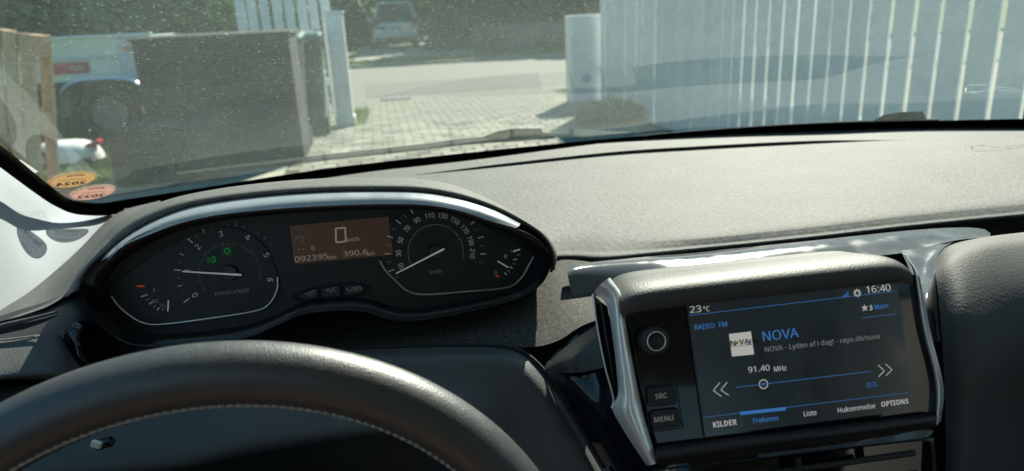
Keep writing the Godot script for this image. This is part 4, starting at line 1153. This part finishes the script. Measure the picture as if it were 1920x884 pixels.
# ---------------------------------------------------------------- things outside
func board(h: float, w: float, d: float) -> ArrayMesh:
	return box_mesh(Vector3(0, h / 2, 0), Vector3(w, h, d), Basis.IDENTITY, 0.003)
func street_things() -> void:
	# gate posts
	var p := thing("gate_post", "white square gate post at the left edge of the paved driveway", "gate post", Vector3(-0.42, 0, -9.05), "gate posts")
	part(p, "post", box_mesh(Vector3(-0.42, 0.66, -9.05), Vector3(0.2, 1.32, 0.2), Basis.IDENTITY, 0.01), mats.white_board)
	part(p, "cap", box_mesh(Vector3(-0.42, 1.335, -9.05), Vector3(0.24, 0.03, 0.24), Basis.IDENTITY, 0.008), mats.white_board)
	part(p, "foot", box_mesh(Vector3(-0.42, 0.06, -9.05), Vector3(0.235, 0.12, 0.235), Basis.IDENTITY, 0.008), mats.white_board)
	p = thing("gate_post", "broad pale boxed gate post with bush at its foot", "gate post", Vector3(2.78, 0, -9.7), "gate posts")
	part(p, "post", box_mesh(Vector3(2.86, 0.58, -9.7), Vector3(0.5, 1.16, 0.3), Basis.IDENTITY, 0.01), mats.white_board)
	part(p, "face_board", box_mesh(Vector3(2.86, 0.59, -9.535), Vector3(0.46, 1.12, 0.02), Basis.IDENTITY, 0.006), mats.white_board_b)
	# board fence on the left, behind the bins
	var f := thing("board_fence", "short pale blue board fence behind the bins", "fence", Vector3(-1.0, 0, -9.5))
	for s in 2: part(f, "rail", box_mesh(Vector3(-1.02, 0.5 + s * 1.1, -9.57), Vector3(1.2, 0.09, 0.04)), mats.white_board_b)
	for i in 8:
		part(f, "board", board(2.1 + rng.randf() * 0.01, 0.112, 0.018), mats.white_board if i % 2 else mats.white_board_b, Transform3D(Basis(Vector3.BACK, rng.randfn() * 0.003), Vector3(-1.55 + i * 0.145, 0.03, -9.53)))
	# long board fence on the right
	f = thing("board_fence", "long tall white board fence along the right of the driveway", "fence", Vector3(3.0, 0, -5.0))
	for s in 2: part(f, "rail", box_mesh(Vector3(3.05, 0.45 + s * 1.15, -4.4), Vector3(0.04, 0.09, 10.2)), mats.white_board_b)
	for i in 5: part(f, "fence_post", box_mesh(Vector3(3.11, 0.95, -9.3 + i * 2.3), Vector3(0.08, 1.9, 0.08)), mats.white_board_b)
	for i in 52:
		var w := (0.184 if i < 19 else 0.167) + rng.randfn() * 0.001
		part(f, "board", board(2.0 + rng.randf() * 0.01, w, 0.017), mats.white_board if rng.randf() < 0.6 else mats.white_board_b, Transform3D(Basis(Vector3.UP, PI / 2 + rng.randfn() * 0.01) * Basis(Vector3.BACK, rng.randfn() * 0.002), Vector3(3.0 + rng.randfn() * 0.002, -0.03, -9.35 + i * 0.193)))
	# black storage box
	var b := thing("storage_box", "large black wooden storage box on the concrete path", "storage box", Vector3(-1.45, 0, -7.2))
	for i in 6: part(b, "plank", box_mesh(Vector3(-1.385, 0.1 + i * 0.19, -6.82 + rng.randfn() * 0.002), Vector3(1.27, 0.184, 0.02), Basis.IDENTITY, 0.004), mats.dark_box)
	part(b, "side_panel", box_mesh(Vector3(-0.745, 0.575, -7.2), Vector3(0.02, 1.14, 0.76)), mats.dark_box)
	part(b, "side_panel", box_mesh(Vector3(-2.03, 0.575, -7.2), Vector3(0.02, 1.14, 0.76)), mats.dark_box)
	part(b, "back_panel", box_mesh(Vector3(-1.385, 0.575, -7.58), Vector3(1.27, 1.14, 0.02)), mats.dark_box)
	part(b, "lid", box_mesh(Vector3(-1.385, 1.165, -7.2), Vector3(1.35, 0.03, 0.84), Basis(Vector3.RIGHT, 0.015), 0.006), mats.dark_box)
	b = thing("black_crate", "low black crate beside the storage box", "crate", Vector3(-2.1, 0, -6.5))
	part(b, "crate_wall", box_mesh(Vector3(-1.78, 0.24, -6.5), Vector3(0.86, 0.44, 0.5), Basis.IDENTITY, 0.02), mats.dark_box)
	part(b, "crate_rim", box_mesh(Vector3(-1.78, 0.46, -6.5), Vector3(0.9, 0.03, 0.54), Basis.IDENTITY, 0.008), mats.dark_box)
	wheelie_bin(Vector3(-1.0, 0.005, -7.98), "dark wheeled bin with pale green lid, next to the storage box")
	wheelie_bin(Vector3(-0.85, 0.005, -8.68), "dark wheeled bin with pale green lid, next to the white gate post")
	trailer()
	mower()
	pallets()
	far_car(Vector3(0.93, 0.06, -29.0))
	var w := thing("garden_wall", "low grey garden wall across the road", "wall", Vector3(6.5, 0.05, -23.6))
	for i in 9: part(w, "wall_block", box_mesh(Vector3(3.6 + i * 0.8, 0.45, -23.6), Vector3(0.79, 0.8, 0.25), Basis.IDENTITY, 0.02), mats.asphalt_patch)
	var g := thing("drain_grate", "dark slotted drain grate at the edge of the road", "drain grate", Vector3(0.27, 0.004, -11.62))
	part(g, "frame", box_mesh(Vector3(0.27, 0.006, -11.62), Vector3(0.46, 0.012, 0.3)), mats.matt_black)
	for i in 7: part(g, "bar", box_mesh(Vector3(0.09 + i * 0.06, 0.016, -11.62), Vector3(0.026, 0.012, 0.28)), mats.zinc)

func wheelie_bin(at0: Vector3, label: String) -> void:
	var t := thing("wheeled_bin", label, "bin", at0, "wheeled bins")
	var rows := []
	for q in [[0.0, 0.42], [0.5, 0.48], [0.96, 0.54], [1.0, 0.57], [1.02, 0.57]]:
		var r := PackedVector3Array()
		for i in 24:
			var a := TAU * i / 24
			var k := pow(pow(absf(cos(a)), 6) + pow(absf(sin(a)), 6), -1.0 / 6)
			r.append(at0 + Vector3(cos(a) * k * q[1] / 2, 0.04 + q[0], sin(a) * k * q[1] / 2 * 1.1))
		rows.append(r)
	part(t, "body", skin(rows, true), mats.bin_green)
	part(t, "lid", box_mesh(at0 + Vector3(0, 1.10, 0), Vector3(0.58, 0.06, 0.66), Basis(Vector3.RIGHT, 0.06), 0.025), mats.bin_lid)
	part(t, "handle", done(tube(new_st(), PackedVector3Array([at0 + Vector3(-0.22, 1.08, 0.36), at0 + Vector3(0.22, 1.08, 0.36)]), 0.014, 0.014, 8)), mats.bin_lid)
	for s in [-1.0, 1.0]:
		part(t, "wheel", done(tube(new_st(), PackedVector3Array([at0 + Vector3(s * 0.22, 0.1, 0.24), at0 + Vector3(s * 0.27, 0.1, 0.24)]), 0.1, 0.1, 16)), mats.rubber)

func wheel_mesh(c: Vector3, axis: Vector3, r: float, w: float) -> ArrayMesh:
	var st := new_st()
	var u := axis.cross(Vector3.UP).normalized()
	var v := u.cross(axis).normalized()
	var rows := []
	for q in [[0.55, -0.4], [0.62, -0.5], [0.9, -0.5], [1.0, -0.36], [1.0, 0.36], [0.9, 0.5], [0.62, 0.5], [0.55, 0.4], [0.55, -0.4]]:
		var ring := PackedVector3Array()
		for i in 32: ring.append(c + (u * cos(TAU * i / 32) + v * sin(TAU * i / 32)) * r * q[0] + axis * w * q[1])
		rows.append(ring)
	skin(rows, true, st)
	return done(st)

func trailer() -> void:
	var o := Vector3(-3.32, 0.02, -9.5)
	var t := thing("utility_trailer", "pale green box trailer with red nameplate and orange side lamps", "trailer", o)
	part(t, "box_side", box_mesh(o + Vector3(0, 0.93, 0.62), Vector3(1.75, 0.46, 0.03), Basis.IDENTITY, 0.006), mats.trailer_white)
	part(t, "box_side", box_mesh(o + Vector3(0, 0.93, -0.62), Vector3(1.75, 0.46, 0.03), Basis.IDENTITY, 0.006), mats.trailer_white)
	part(t, "end_panel", box_mesh(o + Vector3(0.87, 0.93, 0), Vector3(0.03, 0.46, 1.2), Basis.IDENTITY, 0.006), mats.trailer_blue)
	part(t, "end_panel", box_mesh(o + Vector3(-0.87, 0.93, 0), Vector3(0.03, 0.46, 1.2), Basis.IDENTITY, 0.006), mats.trailer_blue)
	part(t, "corner_panel", box_mesh(o + Vector3(0.69, 0.93, 0.643), Vector3(0.36, 0.44, 0.012), Basis.IDENTITY, 0.004), mats.trailer_blue)
	part(t, "top_rail", box_mesh(o + Vector3(0, 1.175, 0.63), Vector3(1.8, 0.03, 0.05), Basis.IDENTITY, 0.008), mats.zinc)
	part(t, "side_rib", box_mesh(o + Vector3(-0.1, 0.95, 0.645), Vector3(1.2, 0.03, 0.02), Basis.IDENTITY, 0.004), mats.trailer_blue)
	part(t, "floor", box_mesh(o + Vector3(0, 0.69, 0), Vector3(1.72, 0.04, 1.2)), mats.dark_box)
	part(t, "chassis", box_mesh(o + Vector3(0, 0.55, 0), Vector3(1.9, 0.1, 0.9)), mats.dark_box)
	var plate_o := part(t, "nameplate", box_mesh(o + Vector3(-0.02, 0.85, 0.648), Vector3(0.42, 0.12, 0.012), Basis.IDENTITY, 0.004), mats.red_print)
	for i in 6: part(plate_o, "print_stroke", box_mesh(o + Vector3(0.0 + i * 0.026, 0.852 + 0.004 * (i % 2), 0.656), Vector3(0.016, 0.03 + 0.01 * (i % 3), 0.003)), mats.print_white)
	part(t, "side_lamp", box_mesh(o + Vector3(0.62, 1.03, 0.657), Vector3(0.07, 0.05, 0.025), Basis.IDENTITY, 0.01), mats.orange_lens)
	part(t, "side_lamp", box_mesh(o + Vector3(0.93, 0.62, 0.67), Vector3(0.05, 0.14, 0.03), Basis.IDENTITY, 0.01), mats.orange_lens)
	part(t, "side_lamp", box_mesh(o + Vector3(-0.28, 0.69, 0.66), Vector3(0.05, 0.05, 0.03), Basis.IDENTITY, 0.01), mats.orange_lens)
	# mudguard over the wheel
	var wc := o + Vector3(0.36, 0.34, 0.78)
	var rows := []
	for i in 25:
		var a := lerpf(-0.05, PI + 0.05, i / 24.0)
		var k := pow(pow(absf(cos(a)), 3.2) + pow(absf(sin(a)), 3.2), -1.0 / 3.2)
		var e := wc + Vector3(cos(a) * k * 0.47, sin(a) * k * 0.42, 0)
		rows.append(PackedVector3Array([e + Vector3(0, -0.03, 0.14), e + Vector3(0, 0, 0.12), e + Vector3(0, 0, -0.14)]))
	part(t, "mudguard", skin(rows), mats.zinc)
	for s in [-1.0, 1.0]:
		var cc := o + Vector3(0.36, 0.34, s * 0.78)
		var wh := part(t, "wheel", wheel_mesh(cc, Vector3.BACK, 0.34, 0.17), mats.rubber)
		part(wh, "rim", done(tube(new_st(), PackedVector3Array([cc - Vector3(0, 0, 0.05), cc + Vector3(0, 0, 0.05)]), 0.19, 0.19, 20)), mats.dark_edge)
	part(t, "drawbar", done(tube(new_st(), PackedVector3Array([o + Vector3(-0.8, 0.5, 0), o + Vector3(-2.0, 0.45, 0)]), 0.04, 0.04, 8)), mats.zinc)

func mower() -> void:
	var o := Vector3(-3.12, -0.03, -7.75)
	var t := thing("robot_mower", "low white domed robot mower with red tail on the lawn", "lawn mower", o)
	var rows := []
	for j in 9:
		var f := j / 8.0
		var r := PackedVector3Array()
		for i in 28:
			var a := TAU * i / 28
			var s := cos(f * PI / 2)
			r.append(o + Vector3(cos(a) * 0.34 * pow(s, 0.6), 0.06 + 0.2 * sin(f * PI / 2), sin(a) * 0.24 * pow(s, 0.6)))
		rows.append(r)
	part(t, "shell", skin(rows, true), mats.car_paint)
	part(t, "skirt", box_mesh(o + Vector3(0, 0.06, 0), Vector3(0.6, 0.06, 0.42), Basis.IDENTITY, 0.02), mats.rubber)
	part(t, "red_tail", box_mesh(o + Vector3(0.26, 0.2, 0.04), Vector3(0.2, 0.05, 0.14), Basis(Vector3.BACK, 0.35), 0.015), mats.red_lens)
	for s in [-1.0, 1.0]: part(t, "wheel", wheel_mesh(o + Vector3(-0.16, 0.11, s * 0.24), Vector3.BACK, 0.11, 0.06), mats.rubber)

func pallets() -> void:
	var o := at(18, 250, 5.2)
	o.y = 0.0
	var low := thing("wooden_pallet", "weathered wooden pallet lying flat under the upright one", "pallet", o + Vector3(0, -0.05, 0), "wooden pallets")
	pallet_parts(low, Transform3D(Basis(Vector3.UP, 0.75), o + Vector3(-0.3, -0.055, 0.15)))
	var hi := thing("wooden_pallet", "sunlit wooden pallet standing on end before dark trees", "pallet", o + Vector3(0, 0.1, 0), "wooden pallets")
	pallet_parts(hi, Transform3D(Basis(Vector3.BACK, -0.16) * Basis(Vector3.UP, 1.0) * Basis(Vector3.BACK, PI / 2), o + Vector3(0.02, 0.70 , 0) ), true)
func pallet_parts(t: Node3D, where: Transform3D, centred := false) -> void:
	var y0 := -0.072 if centred else 0.0
	for i in 5: part(t, "deck_board", box_mesh(Vector3(0, y0 + 0.133, -0.335 + i * 0.1675), Vector3(1.2, 0.022, 0.125), Basis.IDENTITY, 0.003), mats.pallet_wood, where)
	for i in 3:
		part(t, "cross_board", box_mesh(Vector3(-0.53 + i * 0.53, y0 + 0.111, 0), Vector3(0.14, 0.02, 0.8), Basis.IDENTITY, 0.003), mats.pallet_wood, where)
		part(t, "bottom_board", box_mesh(Vector3(0, y0 + 0.011, -0.345 + i * 0.345), Vector3(1.2, 0.022, 0.11), Basis.IDENTITY, 0.003), mats.pallet_wood, where)
		for j in 3: part(t, "block", box_mesh(Vector3(-0.53 + i * 0.53, y0 + 0.0615, -0.345 + j * 0.345), Vector3(0.14, 0.078, 0.11), Basis.IDENTITY, 0.003), mats.pallet_wood, where)

func far_car(o: Vector3) -> void:
	var t := thing("parked_car", "silver white car parked across the road, seen from behind", "car", o)
	var st := new_st()
	# body rings along its length, each a rounded section
	var sec := func(z: float, w: float, y0: float, y1: float, top_w: float) -> PackedVector3Array:
		var r := PackedVector3Array()
		for q in [[-1.0, 0.0, 0], [-1.0, 0.6, 0], [-0.97, 0.9, 0], [-0.7, 1.0, 1], [0.0, 1.03, 1], [0.7, 1.0, 1], [0.97, 0.9, 0], [1.0, 0.6, 0], [1.0, 0.0, 0]]:
			r.append(o + Vector3(q[0] * w / 2 * (top_w if q[2] else 1.0), y0 + (y1 - y0) * q[1], z))
		return r
	skin([sec.call(0.02, 1.55, 0.35, 0.85, 0.95), sec.call(0.0, 1.72, 0.28, 0.98, 0.98), sec.call(-0.4, 1.8, 0.25, 1.02, 0.98), sec.call(-3.0, 1.8, 0.25, 1.0, 0.98), sec.call(-4.1, 1.7, 0.3, 0.85, 0.95), sec.call(-4.3, 1.5, 0.35, 0.7, 0.9)], false, st)
	box(st, o + Vector3(0, 0.55, 0.02), Vector3(1.6, 0.4, 0.1), Basis.IDENTITY, 0.04)
	part(t, "body", done(st), mats.car_paint)
	st = new_st()
	var cab := func(z: float, y: float, w: float) -> PackedVector3Array: return PackedVector3Array([o + Vector3(-w / 2, y, z), o + Vector3(w / 2, y, z)])
	skin([cab.call(-0.22, 1.66, 1.22), cab.call(-0.5, 1.74, 1.2), cab.call(-1.4, 1.77, 1.2), cab.call(-2.2, 1.70, 1.15)], false, st)
	for s in [-1.0, 1.0]:
		tube(st, PackedVector3Array([o + Vector3(s * 0.80, 1.0, 0.0), o + Vector3(s * 0.62, 1.69, -0.25)]), 0.07, 0.05, 8)
		tube(st, PackedVector3Array([o + Vector3(s * 0.62, 1.7, -0.25), o + Vector3(s * 0.6, 1.72, -2.2)]), 0.05, 0.05, 8)
	box(st, o + Vector3(0, 1.70, -0.2), Vector3(1.2, 0.06, 0.2), Basis.IDENTITY, 0.02)
	part(t, "roof", done(st), mats.car_paint)
	part(t, "rear_window", skin([PackedVector3Array([o + Vector3(-0.6, 1.66, -0.24), o + Vector3(0.6, 1.66, -0.24)]), PackedVector3Array([o + Vector3(-0.72, 1.02, -0.02), o + Vector3(0.72, 1.02, -0.02)])]), mats.car_glass)
	for s in [-1.0, 1.0]:
		part(t, "side_window", skin([PackedVector3Array([o + Vector3(s * 0.62, 1.66, -0.3), o + Vector3(s * 0.6, 1.66, -2.2)]), PackedVector3Array([o + Vector3(s * 0.85, 1.02, -0.2), o + Vector3(s * 0.86, 1.0, -2.9)])]), mats.car_glass)
		part(t, "tail_light", box_mesh(o + Vector3(s * 0.77, 1.03, 0.02), Vector3(0.2, 0.3, 0.1), Basis.IDENTITY, 0.04), mats.red_lens)
		part(t, "door_mirror", box_mesh(o + Vector3(s * 1.0, 1.08, -2.4), Vector3(0.2, 0.13, 0.1), Basis.IDENTITY, 0.04), mats.car_paint)
		for z in [-0.8, -3.4]: part(t, "wheel", wheel_mesh(o + Vector3(s * 0.78, 0.32, z), Vector3.RIGHT, 0.32, 0.2), mats.rubber)
	part(t, "windscreen", skin([PackedVector3Array([o + Vector3(-0.58, 1.68, -2.2), o + Vector3(0.58, 1.68, -2.2)]), PackedVector3Array([o + Vector3(-0.75, 1.0, -3.0), o + Vector3(0.75, 1.0, -3.0)])]), mats.car_glass)
	part(t, "number_plate", box_mesh(o + Vector3(0, 0.78, 0.075), Vector3(0.52, 0.11, 0.012)), mats.trailer_white)
	part(t, "bumper", box_mesh(o + Vector3(0, 0.36, 0.04), Vector3(1.7, 0.2, 0.14), Basis.IDENTITY, 0.05), mats.dark_edge)

# ---------------------------------------------------------------- plants
func leaf_cloud(centers: Array, count: int, size: float) -> ArrayMesh:
	var vs := PackedVector3Array()
	var ns := PackedVector3Array()
	var cs := PackedColorArray()
	vs.resize(count * 6); ns.resize(count * 6); cs.resize(count * 6)
	for i in count:
		var b: Array = centers[i % centers.size()]
		var d := Vector3(rng.randfn(), rng.randfn(), rng.randfn()).normalized()
		var p: Vector3 = b[0] + d * b[1] * pow(rng.randf(), 0.3) * Vector3(1, 0.9, 1)
		var nn := (d + Vector3(rng.randfn(), rng.randfn() + 0.6, rng.randfn()) * 0.6).normalized()
		var u := nn.cross(Vector3(rng.randfn(), rng.randfn(), rng.randfn())).normalized()
		var v := nn.cross(u)
		var s := size * rng.randf_range(0.6, 1.3)
		var q := [p - u * s, p + v * s * 0.5, p + u * s, p - u * s, p + u * s, p - v * s * 0.5]
		var k := rng.randf_range(0.6, 1.5)
		for j in 6:
			vs[i * 6 + j] = q[j]
			ns[i * 6 + j] = nn
			cs[i * 6 + j] = Color(k, k, k)
	var arr := []
	arr.resize(Mesh.ARRAY_MAX)
	arr[Mesh.ARRAY_VERTEX] = vs
	arr[Mesh.ARRAY_NORMAL] = ns
	arr[Mesh.ARRAY_COLOR] = cs
	var m := ArrayMesh.new()
	m.add_surface_from_arrays(Mesh.PRIMITIVE_TRIANGLES, arr)
	return m
func tree(called: String, label: String, category: String, base: Vector3, h: float, r: float, low: float, leaves: int, leaf: float, m: String, group := "") -> void:
	var t := thing(called, label, category, base, group)
	var st := new_st()
	var top := base + Vector3(rng.randfn() * 0.1, h * 0.8, rng.randfn() * 0.1)
	tube(st, even([base - Vector3(0, 0.05, 0), base.lerp(top, 0.5) + Vector3(rng.randfn(), 0, rng.randfn()) * r * 0.05, top], 10), 0.045 * r + 0.02, 0.012, 8)
	var blobs := []
	var nb := 12 if r > 0.8 else 7
	for i in nb:
		var a := TAU * i / nb + rng.randf()
		var y := lerpf(low, h - r * 0.3, rng.randf())
		var c := base + Vector3(cos(a) * r * 0.6 * rng.randf_range(0.5, 1.0), y, sin(a) * r * 0.6 * rng.randf_range(0.5, 1.0))
		blobs.append([c, r * rng.randf_range(0.35, 0.6)])
		tube(st, PackedVector3Array([base + Vector3(0, minf(y * 0.5, h * 0.4), 0), c]), 0.012 * r + 0.008, 0.006, 5)
	part(t, "trunk", done(st), mats.bark)
	part(t, "crown", leaf_cloud(blobs, leaves, leaf), mats[m])
func plants() -> void:
	# tall trees behind the trailer
	var spots := [[-8.6, -13.2, 6.0, 2.2], [-6.6, -12.6, 5.0, 2.0], [-5.0, -13.4, 6.5, 2.2], [-3.5, -12.8, 5.4, 1.9], [-2.2, -12.4, 5.0, 1.6], [-10.5, -12.0, 5.5, 2.2], [-8.0, -17.0, 8.0, 3.2], [-4.6, -17.0, 8.0, 3.2]]
	var kinds := ["dense dark tree beyond the pallets", "dark bushy tree above the upright pallet", "tall dark tree behind the trailer", "dark tree above the trailer's end", "dark green tree beside the pale blue fence", "dark tree far along the lawn hedge", "tallest dark tree behind the pallet trees", "tallest dark tree behind the trailer trees"]
	for i in spots.size():
		var s = spots[i]
		tree("dark_tree", kinds[i], "tree", Vector3(s[0], -0.05, s[1]), s[2], s[3], 0.2, 12000, 0.14, "leaf_dark" if i % 2 else "leaf_mid", "trees behind the trailer")
	# across the road
	var far := [[-6.0, -26.0, 6, 2.6], [-2.6, -27.5, 6.5, 2.6], [-2.0, -33.5, 7, 2.6], [1.6, -39.0, 8.5, 3.4], [4.6, -27.5, 6, 2.4], [7.0, -26.0, 6, 2.4], [9.6, -26.5, 6.5, 2.6], [12.6, -26, 6.5, 2.8], [16, -26, 6.5, 3], [4.2, -33.0, 8, 2.4], [3.1, -26.4, 2.6, 1.1], [6.4, -33, 8, 3], [-0.6, -39, 8.5, 3]]
	var names := ["dark tree far left across the road", "dark tree left of the silver car", "tall dark tree behind the silver car's left side", "tall dark tree behind the silver car", "dark tree right of the silver car", "dark tree behind the garden wall's near end", "dark tree behind the middle of the garden wall", "dark tree by the far end of the garden wall", "dark tree beyond the garden wall", "dark tree filling the gap right of the silver car", "small round dark tree close beside the silver car", "tall dark tree further back behind the garden wall", "tallest dark tree far behind the silver car"]
	for i in far.size():
		var s = far[i]
		tree("street_tree", names[i], "tree", Vector3(s[0], 0, s[1]), s[2], s[3], 0.1, 12000, 0.22, "leaf_dark" if i % 3 else "leaf_mid", "trees across the road")
	for i in 5:
		tree("low_bush", ["low green bush at the garden wall's near end", "low green bush before the garden wall", "low green bush in front of the middle wall blocks", "low green bush at the far wall blocks", "low green bush past the end of the garden wall"][i], "bush", Vector3(3.8 + i * 1.7, 0.04, -22.6), 0.55, 0.55, 0.1, 1500, 0.05, "leaf_mid", "bushes along the garden wall")
	tree("leafy_shrub", "bright sunlit climbing shrub beside the white gate post", "shrub", Vector3(-0.62, 0, -10.4), 2.8, 0.34, 0.75, 4200, 0.05, "leaf_bright")
	# a low round bush spreading over the paving's edge
	var bb := Vector3(2.62, 0, -7.9)
	var bt := thing("round_bush", "round green bush at the foot of the pale gate post", "bush", bb)
	var bst := new_st()
	var bl := []
	for i in 16:
		var a := TAU * i / 16 + rng.randf() * 0.3
		var rr := 0.42 * sqrt(rng.randf())
		var cc := bb + Vector3(cos(a) * rr, 0.04 + 0.2 * (1.0 - rr / 0.46) * rng.randf_range(0.4, 1.0), sin(a) * rr)
		bl.append([cc, rng.randf_range(0.08, 0.17)])
		tube(bst, PackedVector3Array([bb, cc]), 0.008, 0.003, 5)
	part(bt, "trunk", done(bst), mats.bark)
	part(bt, "crown", leaf_cloud(bl, 5200, 0.022), mats.leaf_mid)
	# grass: lawn on the left, verges
	var blade := new_st()
	for k in 5:
		var a := k * 1.3
		var d := Vector3(cos(a), 0, sin(a))
		var w := Vector3(-d.z, 0, d.x) * 0.004
		for v in [d * 0.01 - w, d * 0.01 + w, d * 0.04 + Vector3(0, 0.06 + 0.015 * (k % 3), 0)]:
			blade.set_color(Color(1, 1, 1))
			blade.add_vertex(v)
	var bm := done(blade)
	for area in [["lawn_grass", "short sunlit grass beside the low black crate", [[-6.5, -2.38, -11.0, -5.0, -0.06, 16000]]], ["verge_grass", "grass verge on the far side of the road", [[-6, 14, -21.6, -19.8, 0.05, 9000], [-0.35, -0.15, -10.4, -8.9, -0.01, 120]]]]:
		var mm := MultiMesh.new()
		mm.transform_format = MultiMesh.TRANSFORM_3D
		mm.use_colors = true
		mm.mesh = bm
		var tf := []
		for q in area[2]:
			for i in q[5]: tf.append(Transform3D(Basis(Vector3.UP, rng.randf() * TAU) * Basis.from_scale(Vector3.ONE * rng.randf_range(0.7, 1.5)), Vector3(rng.randf_range(q[0], q[1]), q[4], rng.randf_range(q[2], q[3]))))
		mm.instance_count = tf.size()
		for i in tf.size():
			mm.set_instance_transform(i, tf[i])
			var k := rng.randf_range(0.6, 1.5)
			mm.set_instance_color(i, Color(k * 1.1, k, k * 0.8))
		var mi := MultiMeshInstance3D.new()
		mi.name = area[0]
		mi.multimesh = mm
		mi.material_override = mats.grass
		add_child(mi)
		tag(mi, area[1], "grass", "", "stuff")
